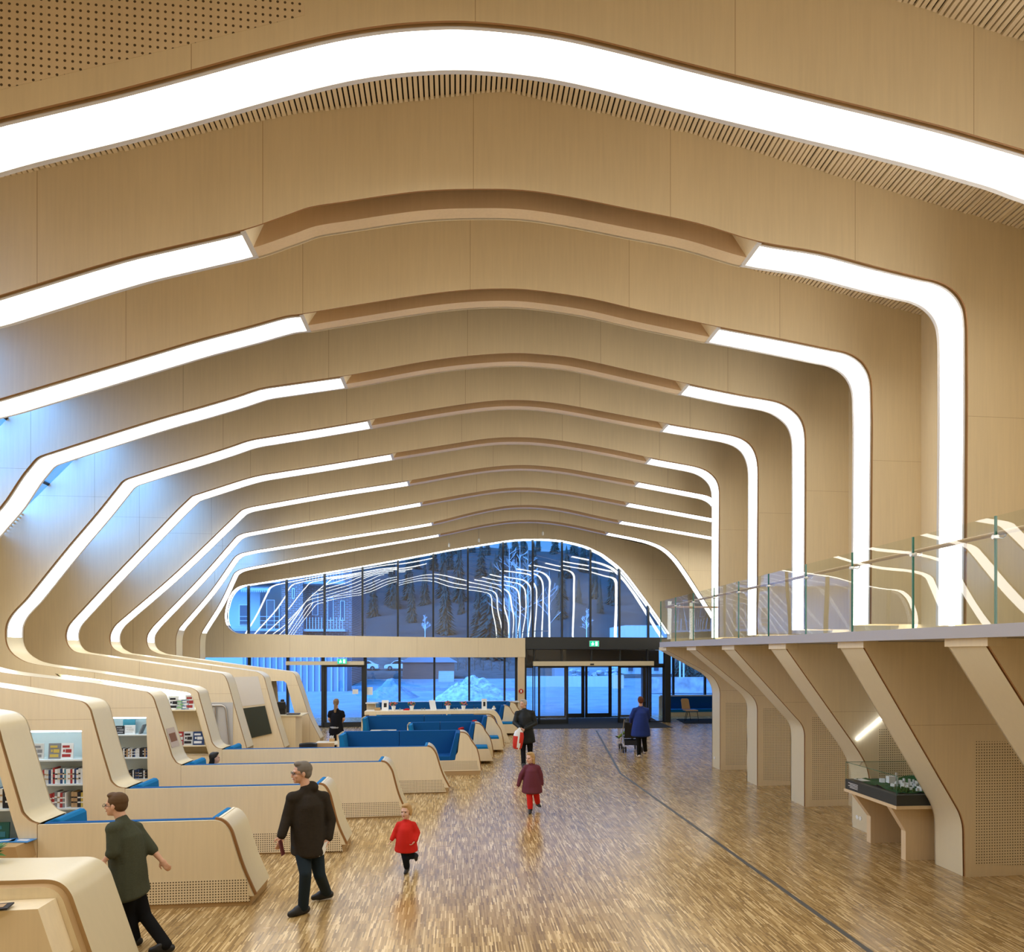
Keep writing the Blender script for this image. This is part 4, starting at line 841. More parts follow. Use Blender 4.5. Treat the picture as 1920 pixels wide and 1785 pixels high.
for n in range(2, 6):
    Y0 = Y_OF(n); zt = on_plane(*CAPS[n][0], Y0, KS)[1]; x0 = CURVE[n][0][0]; x0z = CURVE[n][0][1]
    cap = conv(CAPS[n], Y0); cap[-1] = (cap[-1][0]+.02, .11); cc = smooth_curve(cap, 4); nn = [-v for v in normals2(cc)]
    r_ = root('booth_bench', (cap[0][0], Y0, 0), BL[n], 'bench', 'plywood booth benches')
    poly = [(x0+.003, .11), (x0+.003, zt)]+cc
    b = MB(); b.slab([list(reversed(poly))], Pl(Y0), Pl(Y0, .03), 0, 1); b.build('front_panel', [PLY_FINE, CREAM], r_)
    pf = conv(PERF[n], Y0)
    b = MB(); b.slab([pf], Pl(Y0, -.004), Pl(Y0, -.001)); b.build('perforated_field', PLY_HOLES_SMALL, r_)
    b = MB(); b.slab([[(x0+.003, 0), (cc[-1][0]-.03, 0), (cc[-1][0]-.01, .11), (x0+.003, .11)]], Pl(Y0, .012), Pl(Y0, TB-.02)); b.build('plinth', EDGE2, r_)
    inv = [-v for v in nn]
    g = MB(); sweep(g, cc, inv, Y0, [(0, .03), (.028, .03), (.028, .058), (0, .058)]); g.build('shadow_groove', [EDGE], r_, smooth=True)
    g = MB(); sweep(g, cc, inv, Y0, [(0, .058), (0, TB)]); sweep(g, [(x-v.x*-.03*0, z) for (x, z), v in zip(cc, nn)], inv, Y0, [(0, TB), (.0, TB)])
    g.slab([[(cc[0][0]-.002, zt-.03), (cc[0][0]-.002, zt), (cc[0][0]+.03, zt), (cc[0][0]+.03, zt-.03)]], Pl(Y0, .058), Pl(Y0, TB)); g.build('end_band', [CREAM], r_, smooth=True)
    b = MB(); q = [(cap[0][0], .42), (cap[0][0], zt-.01)]+[(x-.02, z-.01) for x, z in cc[2:]]; b.slab([q], Pl(Y0, TB-.02), Pl(Y0, TB-.003)); b.build('end_panel', PLY_FINE, r_)
    xe = cap[0][0]
    b = MB(); b.box((x0+.06, Y0-.02+.06, .11), (xe+.02, Y0+TB-.12, .38)); b.build('seat_base', PLY_FINE, r_)
    b = MB(); b.slab([[(x0+.05, .38), (xe+.03, .38), (xe+.03, .47), (x0+.05, .47)]], Pl(Y0, .10), Pl(Y0, TB-.04)); b.build('seat_cushion', BLUE2, r_, bevel=.012)
    b = MB(); b.slab([[(x0+.05, .47), (xe+.02, .47), (xe+.02, zt+.008), (x0+.05, zt+.008)]], Pl(Y0, .032), Pl(Y0, .11)); b.build('back_cushion', BLUE, r_, bevel=.006)
    b = MB(); b.slab([[(xe-.12, .47), (xe+.02, .47), (xe, zt+.012), (xe-.06, zt+.012)]], Pl(Y0, .115), Pl(Y0, TB-.05)); b.build('side_cushion', BLUE2, r_, bevel=.02)
    b = MB(); b.slab([[(x0+.0, .47), (x0+.22, .47), (x0+.19, x0z-.01), (x0+.165, x0z+.025), (x0+.12, x0z+.03), (x0+.0, x0z-.02)]], Pl(Y0, .115), Pl(Y0, TB-.02)); b.build('side_cushion', BLUE2, r_, bevel=.02)
# ---------------------------------------------------------------- open blue sofas further back
def sofa(n, xl, xr, label, extra=False, Y0=None, perf=False):
    Y0 = Y_OF(n)-.0 if Y0 is None else Y0; ZB = 1.02
    r_ = root('booth_sofa', (xr, Y0, 0), label, 'sofa', 'blue booth sofas')
    cap = [(xr-.50, ZB), (xr-.40, ZB-.015), (xr-.31, ZB-.08), (xr-.24, ZB-.2), (xr-.10, .6), (xr, .1)]; cc = smooth_curve(cap, 4); inv = normals2(cc)
    si = (xr-.68, .36)
    poly = [(xr, .1), (xr-1.0 if False else xl, .1), (xl, .36), si, (xr-.56, .55), (xr-.50, ZB)]+cc[1:-1]
    b = MB(); b.slab([poly], Pl(Y0), Pl(Y0, .03), 0, 1); b.build('front_panel', [PLY_FINE, CREAM], r_)
    if perf: b = MB(); b.slab([[(xr-.95, .14), (xr-.06, .14), (xr-.1, .34), (xr-.95, .34)]], Pl(Y0, -.004), Pl(Y0, -.001)); b.build('perforated_field', PLY_HOLES_SMALL, r_)
    g = MB(); sweep(g, cc, inv, Y0, [(0, .03), (.025, .03), (.025, .055), (0, .055)]); g.build('shadow_groove', [EDGE], r_, smooth=True)
    g = MB(); sweep(g, cc, inv, Y0, [(0, .055), (0, TB)]); g.build('end_band', [CREAM], r_, smooth=True)
    b = MB(); b.slab([[(xl, 0), (xr-.03, 0), (xr-.01, .1), (xl, .1)]], Pl(Y0, .012), Pl(Y0, TB-.02)); b.build('plinth', EDGE2, r_)
    b = MB(); b.slab([[(xl, .1), (xr-.02, .1), (xr-.25, ZB-.2), (xr-.5, ZB-.01), (xl, ZB-.01)]], Pl(Y0, TB-.03), Pl(Y0, TB)); b.build('back_panel', PLY_FINE, r_)
    b = MB(); b.slab([[(xl, .1), (xl+.04, .1), (xl+.04, .85), (xl, ZB-.01)]], Pl(Y0), Pl(Y0, TB-.03)); b.build('left_end_panel', PLY_FINE, r_)
    xm = (xl+xr-.6)/2
    for x0, x1 in ((xl+.06, xm-.004), (xm+.004, xr-.55)):
        b = MB(); b.slab([[(x0, .45), (x1, .45), (x1, ZB), (x0, ZB)]], Pl(Y0, TB-.14), Pl(Y0, TB-.035)); b.build('back_cushion', BLUE, r_, bevel=.012)
        b = MB(); b.slab([[(x0, .34), (x1, .34), (x1, .46), (x0, .46)]], Pl(Y0, .005), Pl(Y0, TB-.05)); b.build('seat_cushion', BLUE, r_, bevel=.012)
    b = MB(); b.slab([[(xl+.04, .44), (xl+.2, .44), (xl+.12, ZB-.02), (xl+.04, ZB-.02)]], Pl(Y0, .0), Pl(Y0, TB-.05)); b.build('arm_cushion', BLUE2, r_, bevel=.012)
    b = MB(); b.slab([[(xr-.78, .36), (xr-.62, .36), (xr-.50, ZB), (xr-.60, ZB)]], Pl(Y0, -.005), Pl(Y0, TB-.05)); b.build('arm_cushion', BLUE, r_, bevel=.02)
    if extra:
        b = MB(); b.slab([[(xr-.85, .08), (xr-.04, .08), (xr-.16, .40), (xr-.85, .40)]], Pl(Y0, -.46), Pl(Y0, -.002)); b.build('front_step', PLY_FINE, r_)
        b = MB(); b.slab([[(xr-.85, .40), (xr-.17, .40), (xr-.19, .46), (xr-.85, .46)]], Pl(Y0, -.46), Pl(Y0, -.004)); b.build('front_seat', BLUE2, r_, bevel=.012)
    return r_
sofa(6, -2.77, .60, 'nearest of the open blue booth sofas, with a perforated plywood end panel', perf=True)
sofa(7, -1.30, 1.02, 'second open blue booth sofa from the camera, shorter, behind the nearest blue sofa', True)
sofa(8, -2.78, 1.44, 'third open blue booth sofa from the camera, right in front of the long counter', True)
sofa(10, -.35, 2.25, 'short blue booth sofa just behind the long counter', True)
sofa(11, -3.05, 2.60, 'farthest blue booth sofa along the foot of the middle windows', False, Y0=26.3)
# red cushions leaning in two corners
for n, xr, lab in ((7, 1.02, 'red cushion leaning in the right corner of the second blue sofa'), (8, 1.44, 'red cushion leaning in the right corner of the third blue sofa')):
    b = MB(); b.slab([[(-.11, 0), (.11, 0), (.11, .26), (-.11, .26)]], lambda x, z, n=n, xr=xr: (xr-.92+x*.4, Y_OF(n)+.3+x, .46+z), lambda x, z, n=n, xr=xr: (xr-.84+x*.4, Y_OF(n)+.3+x, .46+z))
    for k in range(len(b.v)): v = b.v[k]; b.v[k] = (v[0], v[1], v[2]+(.17 if v[2] > .6 else .0))
    tag(b.build('red_cushion', RED, bevel=.02), lab, 'cushion')
# ---------------------------------------------------------------- long counter table with its curved end
Y9 = Y_OF(9)-.3; ct = root('counter_table', (0, Y9, 0), 'long pale wooden bar counter whose right end curves down to the floor', 'counter')
outc = smooth_curve([(-2.92, 1.06), (1.05, 1.06), (1.22, 1.04), (1.36, .95), (1.45, .80), (1.60, .42), (1.78, 0)], 4)
inc = smooth_curve([(1.62, 0), (1.45, .42), (1.31, .76), (1.24, .87), (1.12, .94), (1.0, .95), (-2.92, .95)], 4)
b = MB(); b.slab([list(reversed(outc+inc))], Pl(Y9), Pl(Y9, TB)); b.build('top_and_end', [PLY_FINE], ct, smooth=True)
b = MB(); b.box((-2.92, Y9+.02, 0), (-2.86, Y9+TB-.02, .95)); b.build('left_leg', EDGE2, ct)
b = MB(); b.slab([[(.6, 0), (1.6, 0), (1.44, .42), (1.2, .95), (.6, .95)]], Pl(Y9, TB-.05), Pl(Y9, TB-.02)); b.build('rear_panel', PLY_FINE, ct)
b = MB(); b.slab([[(.9, 0), (1.63, 0), (1.58, .12), (.9, .12)]], Pl(Y9, .03), Pl(Y9, TB-.06)); b.build('foot', PLY_FINE, ct)
PETAL = mat('pink_petals', (.62, .16, .16, 1), .8, .2); LEAF = mat('plant_leaf', (.05, .16, .03, 1), .6, .3)
ZC = 1.06
def on_counter(px, dy=.3):
    d = ray(px, 1333); Y = Y9+dy; return d.x/d.y*Y, Y
for i, px in enumerate((738, 772, 840, 869)):
    x, y = on_counter(px); lab = ('first', 'second', 'third', 'fourth')[i]
    r_ = root('flower_pot', (x, y, ZC), '%s white pot of pink flowers from the left along the bar counter' % lab, 'flower pot', 'pots of pink flowers on the counter')
    b = MB(); b.lathe([(.05, 0), (.075, .14), (.07, .14), (.06, .12)], (x, y, ZC), 14); b.build('pot', WHITE, r_, smooth=True)
    b = MB(); g = MB()
    for k in range(34):
        a = R.random()*6.28; q = R.random()**.5*.12; zz = ZC+.20+R.random()*.10-q*.4
        c_ = (x+q*math.cos(a), y+q*math.sin(a), zz); (g if k % 2 else b).ball(c_, (.024, .024, .02), 6)
    b.build('leaves', LEAF, r_); g.build('blossoms', PETAL, r_)
def stand_card(px, w_, h_, name, lab, dark, lean=0.0, thick=.02):
    x, y = on_counter(px, .25); r_ = root(name, (x, y, ZC), lab, 'table sign')
    b = MB(); b.slab([[(-w_/2, 0), (w_/2, 0), (w_/2, h_), (-w_/2, h_)]], lambda u, v: (x+u-lean*v, y+v*.15, ZC+v), lambda u, v: (x+u-lean*v, y+v*.15+thick, ZC+v)); b.build('card', WHITE, r_)
    b = MB(); b.box((x-w_*.5, y-.03, ZC), (x+w_*.5, y+.09, ZC+.012)); b.build('foot', WHITE, r_)
    if dark: b = MB(); b.slab([[(-w_*.2, h_*.32), (w_*.22, h_*.32), (w_*.22, h_*.72), (-w_*.2, h_*.72)]], lambda u, v: (x+u-lean*v, y+v*.15-.004, ZC+v), lambda u, v: (x+u-lean*v, y+v*.15-.001, ZC+v)); b.build('picture', BLACK, r_)
    return r_
stand_card(722, .22, .33, 'menu_holder', 'white menu holder with a small dark picture near the left end of the counter', True)
stand_card(813, .20, .32, 'tilted_sign', 'pale tilted card stand in the middle of the bar counter', False, .18)
stand_card(908, .17, .36, 'sign_holder', 'upright white sign with a black and white picture near the right end of the counter', True)
x, y = on_counter(708); r_ = root('serving_box', (x, y, ZC), 'small wooden tray with a clear lid at the left end of the counter', 'tray'); b = MB(); b.box((x-.09, y-.08, ZC), (x+.09, y+.08, ZC+.09)); b.build('tray', EDGE2, r_, bevel=.008); b = MB(); b.lathe([(.075, 0), (.075, .13), (.02, .15)], (x, y, ZC+.09), 16); b.build('lid', GLASSB, r_, smooth=True)
x, y = on_counter(762); b = MB(); b.box((x-.1, y-.06, ZC), (x+.1, y+.06, ZC+.03)); b.box((x-.04, y-.04, ZC+.03), (x+.09, y+.05, ZC+.055)); tag(b.build('red_napkins', RED, bevel=.006), 'folded red napkins on the counter between the two left flower pots', 'napkins')
x, y = on_counter(926); r_ = root('tea_light', (x, y, ZC), 'small white candle holder near the right end of the counter', 'candle'); b = MB(); b.lathe([(.05, 0), (.07, .03), (.06, .06)], (x, y, ZC), 14); b.build('holder', WHITE, r_, smooth=True); b = MB(); b.lathe([(.035, .05), (.04, .10), (.005, .13)], (x, y, ZC), 12); b.build('candle', CREAM, r_, smooth=True)
for i, px in enumerate((750, 791, 796, 852, 857, 889, 895)):
    x, y = on_counter(px); b = MB(); b.lathe([(.022, 0), (.03, .07), (.027, .07), (.02, .01)], (x, y, ZC), 12); tag(b.build('drinking_glass', GLASSB), 'small drinking glass standing among the things on the bar counter', 'glass', 'small glasses on the counter')
# ---------------------------------------------------------------- cafe tables and chairs
def cafe_table(x, y, label, w_=.75):
    r_ = root('cafe_table', (x, y, 0), label, 'table'); b = MB(); b.box((x-w_/2, y-.3, .70), (x+w_/2, y+.3, .73)); b.build('tabletop', CREAM, r_, bevel=.005)
    b = MB(); b.tube([(x, y, .02), (x, y, .70)], .035, 10); b.build('column', STEEL, r_); b = MB(); b.lathe([(.24, 0), (.24, .015), (.05, .03)], (x, y, 0), 20); b.build('base', STEEL, r_, smooth=True); return r_
OAK = plywood('oak_furniture', (.52, .33, .15, 1))
def wood_chair(x, y, rz, label):
    r_ = root('wooden_chair', (0, 0, 0), label, 'chair'); 
    for sx in (-1, 1):
        b = MB(); b.box((sx*.2-.018, -.2, 0), (sx*.2+.018, -.16, .44)); b.build('leg', OAK, r_); b = MB(); b.box((sx*.2-.018, .18, 0), (sx*.2+.018, .22, .80)); b.build('leg', OAK, r_)
    b = MB(); b.box((-.22, -.22, .43), (.22, .22, .46)); b.build('seat', OAK, r_, bevel=.006); b = MB(); b.box((-.22, .185, .66), (.22, .215, .82)); b.build('backrest', OAK, r_, bevel=.006)
    r_.location = (x, y, 0); r_.rotation_euler = (0, 0, rz); return r_
def at_z(px, py, z): d = ray(px, py); t = (z-CH)/d.z; return t*d.x, t*d.y
x, y = at_z(717, 1371, .73); cafe_table(x, y+.1, 'pale square cafe table in front of the long blue back of the third sofa', .72); wood_chair(x-.05, y-.55, math.pi, 'oak chair with its back to the camera at the cafe table by the third sofa')
b = MB(); b.lathe([(.11, 0), (.12, .008), (.02, .01)], (x+.05, y+.05, .73), 18); tag(b.build('dark_plate', BLACK), 'dark round plate on the cafe table by the third sofa', 'plate')
x, y = at_z(610, 1393, .73); cafe_table(x+.05, y+.1, 'pale cafe table beside the left end of the nearest blue sofa', .6); wood_chair(x+.12, y-.5, math.pi, 'oak chair in front of the cafe table left of the nearest blue sofa')
x2, y2 = at_z(652, 1374, .82); wood_chair(x2, y2-.2, math.pi, 'oak chair just behind the nearest blue sofa, beside the waitress')
x, y = at_z(613, 1391, .73)
r_ = root('napkin_holder', (x+.1, y+.12, .73), 'small holder of white napkins on the table beside the nearest blue sofa', 'napkin holder'); b = MB(); b.box((x+.04, y+.07, .73), (x+.16, y+.17, .80)); b.build('holder', OAK, r_); b = MB()
for k in range(4): b.box((x+.05+.025*k, y+.09, .80), (x+.06+.025*k, y+.15, .86+.01*(k % 2)))
b.build('napkins', WHITE, r_)
# waste bin with its black liner
p = at_z(578, 1395, .83); r_ = root('waste_bin', (p[0], p[1], 0), 'waste bin with a black liner standing behind the fourth bench', 'waste bin')
b = MB(); b.lathe([(.15, 0), (.19, .78)], (p[0], p[1], 0), 20); b.build('bin', mat('grey_bin', (.2, .2, .2, 1), .4, .4), r_, smooth=True); b = MB(); b.lathe([(.195, .68), (.205, .80), (.20, .84), (.17, .82), (.15, .5)], (p[0], p[1], 0), 20); b.build('liner', BLACK, r_, smooth=True)
# till counter between the last two tall ribs
xa_, xb_ = on_plane(500, 1360, 19.3, KS)[0], on_plane(552, 1360, 19.3, KS)[0]; zt = on_plane(540, 1342, 19.3, KS)[1]
r_ = root('till_counter', ((xa_+xb_)/2, 19.3, 0), 'boxy pale plywood till counter between the two farthest tall ribs on the left', 'counter')
b = MB(); b.box((xa_, 19.3, 0), (xb_, 20.1, zt-.03)); b.build('body', PLY_FINE, r_); b = MB(); b.box((xa_-.02, 19.27, zt-.03), (xb_+.18, 20.12, zt)); b.build('worktop', CREAM, r_)
xm, _ = on_plane(525, 1340, 19.5, KS); r_ = root('cash_register', (xm, 19.6, zt), 'black till screen and keyboard on the plywood till counter', 'cash register')
b = MB(); b.slab([[(xm-.16, .16), (xm+.12, .16), (xm+.09, .34), (xm-.13, .34)]], lambda x, z: (x, 19.55, zt+z), lambda x, z: (x, 19.59, zt+z+.02)); b.build('screen', BLACK, r_); b = MB(); b.box((xm-.12, 19.6, zt), (xm+.08, 19.78, zt+.2)); b.build('stand', BLACK, r_); b = MB(); b.box((xm+.16, 19.4, zt), (xm+.5, 19.62, zt+.04)); b.build('keypad', mat('dark_grey_plastic', (.07, .07, .08, 1), .5, .4), r_, bevel=.01)
x9, _ = on_plane(527, 1320, 19.6, KS); b = MB(); b.lathe([(.05, .34), (.055, .50), (.03, .52)], (xm-.02, 19.7, zt-.1), 14); b.build('top_module', BLACK, r_)
# dark display let into the seventh rib, grey cabinet door on the sixth
Y7 = Y_OF(7); q = conv([(440, 1330), (497, 1323), (510, 1375), (456, 1387)], Y7)
r_ = root('wall_display', (q[0][0], Y7, q[0][1]), 'tilted dark glass display let into the plywood of the seventh rib', 'display')
b = MB(); b.slab([q], Pl(Y7, -.03), Pl(Y7, -.002)); b.build('screen', mat('dark_green_screen', (.022, .035, .03, 1), .06, .8), r_)
q = conv([(425, 1270), (484, 1268), (497, 1320), (440, 1326)], Y7); b = MB(); b.slab([q], Pl(Y7, -.006), Pl(Y7, -.001)); tag(b.build('pale_panel', mat('pale_grey_laminate', (.70, .66, .60, 1), .4, .4)), 'pale slanted panel on the seventh rib just above the dark display', 'panel')
Y6 = Y_OF(6); cd = root('cabinet_door', (on_plane(418, 1400, Y6, KS)[0], Y6, 0), 'light grey cabinet door with a bent steel rail on the sixth rib', 'cabinet door')
q = conv([(380, 1317), (437, 1317), (437, 1405), (380, 1405)], Y6); b = MB(); b.slab([q], Pl(Y6, -.02), Pl(Y6, -.001)); b.build('door_panel', mat('light_grey_laminate', (.56, .55, .53, 1), .4, .4), cd)
def pp(pts, d): return [(lambda a: (a[0], Y6+KS*a[0]+d, a[1]))(on_plane(px, py, Y6, KS)) for px, py in pts]
b = MB(); b.tube(pp([(385, 1322), (418, 1322), (423, 1325), (425, 1332), (432, 1400)], -.05), .018, 8); b.build('bent_rail', STEEL, cd, smooth=True); b = MB(); b.tube(pp([(406, 1322), (406, 1356)], -.05), .018, 8); b.build('upright_rail', STEEL, cd, smooth=True)
# poster on the slanted end of the fourth rib
c4 = CURVE[4]; Y4 = Y_OF(4); seg = [p for p in c4[:60] if p[0] < -3 and on_plane(300, 1407, Y4, KS)[1] < p[1] < on_plane(300, 1361, Y4, KS)[1]]
pa, pb = seg[0], seg[-1]; nv = normals2([pa, pb])[0]
def pq(u, v, o): x = pa[0]+(pb[0]-pa[0])*v-nv.x*o; z = pa[1]+(pb[1]-pa[1])*v-nv.y*o; return (x, Y4+KS*x+.10+.34*u, z)
ps = root('poster', pq(.5, .5, .005), 'small brown and grey notice stuck on the slanted end of the fourth rib', 'poster')
b = MB(); b.slab([[(0, 0), (1, 0), (1, 1), (0, 1)]], lambda u, v: pq(u, v, .003), lambda u, v: pq(u, v, .006)); b.build('paper', mat('grey_paper', (.50, .42, .38, 1), .7, .2), ps)
b = MB(); b.slab([[(.12, .28), (.88, .28), (.88, .72), (.12, .72)]], lambda u, v: pq(u, v, .007), lambda u, v: pq(u, v, .009)); b.build('picture', mat('brown_print', (.22, .11, .07, 1), .7, .2), ps)
# ---------------------------------------------------------------- bookcases let into the ribs
LEDW = emission('cool_shelf_light', (.72, .92, 1.0, 1), 7.0)
SHW = mat('white_shelf', (.70, .78, .80, 1), .5, .3)
def bookcase(n, outline, shelves, label, depth=.34, m=None, shelfm=None, light=True):
    Y0 = Y_OF(n); m = m or SHW; q = conv(outline, Y0); ar = sum(q[i-1][0]*q[i][1]-q[i][0]*q[i-1][1] for i in range(len(q)))
    if ar < 0: q.reverse()
    xs_ = [p[0] for p in q]; zs_ = [p[1] for p in q]; xm = (min(xs_)+max(xs_))/2; ys = Y0+KS*xm; y0 = ys+.03; y1 = ys+depth
    r_ = root('bookcase', (xm, Y0+.2, min(zs_)), label, 'bookcase')
    b = MB(); b.slab([q], lambda x, z: (x, y1-.02, z), lambda x, z: (x, y1, z)); b.build('back', m, r_)
    b = MB()
    for i in range(len(q)): a_, c_ = q[i-1], q[i]; b.quad((a_[0], y0-.008, a_[1]), (c_[0], y0-.008, c_[1]), (c_[0], y1, c_[1]), (a_[0], y1, a_[1]))
    b.build('lining', m, r_); out = []
    for s in shelves:
        z = on_plane(outline[1][0], s, Y0, KS)[1]; ix = []
        for i in range(len(q)):
            a_, c_ = q[i-1], q[i]
            if (a_[1]-z)*(c_[1]-z) < 0: ix.append(a_[0]+(c_[0]-a_[0])*(z-a_[1])/(c_[1]-a_[1]))
        b = MB(); b.box((min(ix)+.002, y0-.012, z-.022), (max(ix)-.003, y1-.02, z)); b.build('shelf', shelfm or m, r_); out.append(z)
    if light:
        zt = max(zs_); xt = [p[0] for p in q if abs(p[1]-zt) < .15]; b = MB(); b.box((min(xt)+.03, y0+.03, min(z for z in zs_ if abs(z-zt) < .15)-.022), (max(xt)-.03, y0+.07, min(z for z in zs_ if abs(z-zt) < .15)-.004)); b.build('light_tube', LEDW, r_)
    return out, y0, y1
BOOKC = [mat('spine_%s' % nm, c, .6, .3) for nm, c in (('white', (.75, .78, .8, 1)), ('pale', (.6, .62, .62, 1)), ('navy', (.03, .06, .16, 1)), ('black', (.02, .02, .025, 1)), ('red', (.35, .04, .04, 1)), ('tan', (.42, .28, .15, 1)), ('teal', (.05, .22, .3, 1)), ('grey', (.22, .23, .25, 1)), ('yellow', (.55, .42, .1, 1)))]
PAPER = mat('page_block', (.8, .78, .7, 1), .8, .2)
def book_row(n, px0, px1, z, y0, label, group, hmin, hmax, tmin, tmax, pal, lean=.0):
    Y0 = Y_OF(n); x = on_plane(px0, 1400, Y0+.06, KS)[0]; x1 = on_plane(px1, 1400, Y0+.06, KS)[0]
    while x < x1:
        t = R.uniform(tmin, tmax); h = R.uniform(hmin, hmax); dpt = R.uniform(.13, .17); b = MB(); k = R.uniform(0, lean)
        b.slab([[(x, z), (x+t*.94, z), (x+t*.94+k, z+h), (x+k, z+h)]], lambda u, v: (u, y0+.03, v), lambda u, v: (u, y0+.03+dpt, v), 0)
        for a_ in (.3, .62):  b.slab([[(x+.002, z+h*a_), (x+t*.92, z+h*a_), (x+t*.92, z+h*(a_+.09)), (x+.002, z+h*(a_+.09))]], lambda u, v: (u+k*.5, y0+.028, v), lambda u, v: (u+k*.5, y0+.0295, v), 1)
        tag(b.build('book', [R.choice(pal), R.choice((BOOKC[0], BOOKC[3], BOOKC[5]))]), label, 'book', group); x += t
def face_out(n, px, w_, h_, z, y0, label, cm, am, name='book', lean=.07):
    Y0 = Y_OF(n); x = on_plane(px, 1400, Y0+.15, KS)[0]; r_ = root(name, (x, y0+.08, z), label, 'magazine' if name == 'magazine' else 'book')
    M = lambda d: (lambda u, v: (x+u, y0+.06+v*lean/h_*h_+d, z+v)); b = MB(); b.slab([[(-w_/2, 0), (w_/2, 0), (w_/2, h_), (-w_/2, h_)]], M(0), M(.018)); b.build('cover', cm, r_)
    b = MB()
    for u0, v0, u1, v1 in ((-.38, .12, .3, .3), (-.1, .4, .36, .62), (-.36, .72, .2, .86), (-.3, .45, -.16, .6)): b.slab([[(w_*u0, h_*v0), (w_*u1, h_*v0), (w_*u1, h_*v1), (w_*u0, h_*v1)]], M(-.003), M(-.0005))
    b.build('cover_print', am, r_)
W_, P_2, NV, BK, RD, TN, TL, GY, YL = BOOKC
zs, y0, y1 = bookcase(3, OPEN[3], (1424, 1470, 1515), 'lit white bookcase let into the third rib, above the nearest bench')
book_row(3, 76, 154, zs[1], y0, 'book in the packed row of pale spines on the middle shelf of the nearest bookcase', 'spines on the middle shelf of the nearest bookcase', .19, .225, .022, .036, [W_, W_, P_2, NV, P_2, BK, TL, RD])
book_row(3, 92, 118, zs[2], y0, 'book in the left cluster on the low shelf of the nearest bookcase', 'left cluster on the low shelf', .19, .23, .03, .045, [W_, NV, BK, GY, RD], .01)
book_row(3, 134, 154, zs[2], y0, 'book in the right cluster on the low shelf of the nearest bookcase', 'right cluster on the low shelf', .2, .23, .035, .05, [BK, YL, GY, TN, TL])
face_out(3, 107, .17, .22, zs[0], y0, 'dark patterned book facing out on the top shelf of the nearest bookcase', GY, YL); face_out(3, 130, .17, .22, zs[0], y0, 'white book with red and black marks facing out on the top shelf', W_, RD); face_out(3, 76, .14, .22, zs[0], y0, 'pale book facing out at the left end of the top shelf', P_2, GY)
Y0_ = Y_OF(3); x = on_plane(122, 1515, Y0_+.06, KS)[0]; b = MB(); b.slab([[(x, 0), (x+.015, 0), (x+.015, .21), (x, .21)]], lambda u, v: (u, y0+.03, zs[2]+v), lambda u, v: (u, y0+.2, zs[2]+v)); tag(b.build('bookend', WHITE), 'white bookend beside the left cluster of books on the low shelf', 'bookend')
zs, y0, y1 = bookcase(4, OPEN[4], (1377, 1420, 1460.5), 'lit white bookcase let into the fourth rib, behind the second bench')
book_row(4, 222, 274, zs[1], y0, 'thin case in the packed row on the middle shelf of the second bookcase', 'thin cases on the middle shelf of the second bookcase', .13, .15, .02, .03, [BK, GY, NV, TN, P_2, BK])
book_row(4, 240, 274, zs[2], y0, 'thin case in the low row of the second bookcase, just above the blue cushion', 'thin cases on the low shelf of the second bookcase', .13, .15, .018, .028, [BK, GY, NV, P_2, BK, BK])
face_out(4, 228, .16, .14, zs[0], y0, 'dark boxed item facing out on the top shelf of the second bookcase', BK, GY); face_out(4, 246, .18, .15, zs[0], y0, 'white book facing out on the top shelf of the second bookcase', W_, P_2); 
x = on_plane(244, 1370, Y_OF(4)+.2, KS)[0]; b = MB(); b.box((x-.11, y0+.15, zs[0]), (x+.09, y0+.17, zs[0]+.24)); tag(b.build('book', TL), 'tall blue book standing behind the white one on the top shelf of the second bookcase', 'book')
x = on_plane(264, 1370, Y_OF(4)+.1, KS)[0]; b = MB(); b.slab([[(x-.03, 0), (x-.01, 0), (x+.06, .16), (x+.04, .16)]], lambda u, v: (u, y0+.05, zs[0]+v), lambda u, v: (u, y0+.18, zs[0]+v)); tag(b.build('book', GY), 'thin grey book leaning alone at the right of the top shelf of the second bookcase', 'book')
PALE = PLY_FINE
zs, y0, y1 = bookcase(5, OPEN[5], (1332, 1400), 'open magazine shelves let into the fifth rib under a glowing slot', depth=.42, m=PLY_FINE, shelfm=PLY_FINE, light=False)
Y5 = Y_OF(5); b = MB(); q = conv([(112, 1266), (200, 1278), (300, 1293), (352, 1301), (352, 1306), (300, 1299), (200, 1284), (112, 1272)], Y5); b.slab([q], Pl(Y5, .12), Pl(Y5, .40)); tag(b.build('slot_light', LEDW), 'long cool white lamp along the top of the opening in the fifth rib', 'lamp')
GR = mat('magazine_green', (.2, .42, .2, 1), .4, .4); BLM = mat('magazine_blue', (.08, .3, .6, 1), .4, .4)
for px, w_, h_, lab, cm, am in ((328, .20, .27, 'white magazine with a black pattern on the upper magazine shelf', W_, BK), (341, .17, .2, 'green and white magazine in the middle of the upper magazine shelf', P_2, GR), (350, .15, .2, 'blue magazine on the upper magazine shelf', BLM, W_), (359, .18, .29, 'white magazine with a red heading on the upper magazine shelf', W_, RD)):
    face_out(5, px, w_, h_, zs[0], y0, lab, cm, am, 'magazine')
for px, w_, lab, cm, am in ((341, .14, 'dark red magazine at the left of the lower magazine shelf', RD, P_2), (356, .2, 'pale grey magazine with a black figure on the lower magazine shelf', P_2, BK), (375, .22, 'dark blue magazine on the lower magazine shelf', NV, W_)):
    face_out(5, px, w_, .27, zs[1], y0, lab, cm, am, 'magazine')
zs, y0, y1 = bookcase(2, OPEN[2], (1518, 1592), 'bookcase at the left edge of the picture, let into the second rib')
book_row(2, -40, 13, zs[0], y0, 'book in the dark row at the left edge above the green picture book', 'dark spines at the left edge', .19, .22, .025, .04, [BK, NV, NV, GY, P_2, W_])
face_out(2, -1, .26, .27, zs[1], y0, 'dark green picture book standing at the left edge', mat('deep_green_cover', (.02, .12, .10, 1), .4, .4), TL)
Y2 = Y_OF(2); 
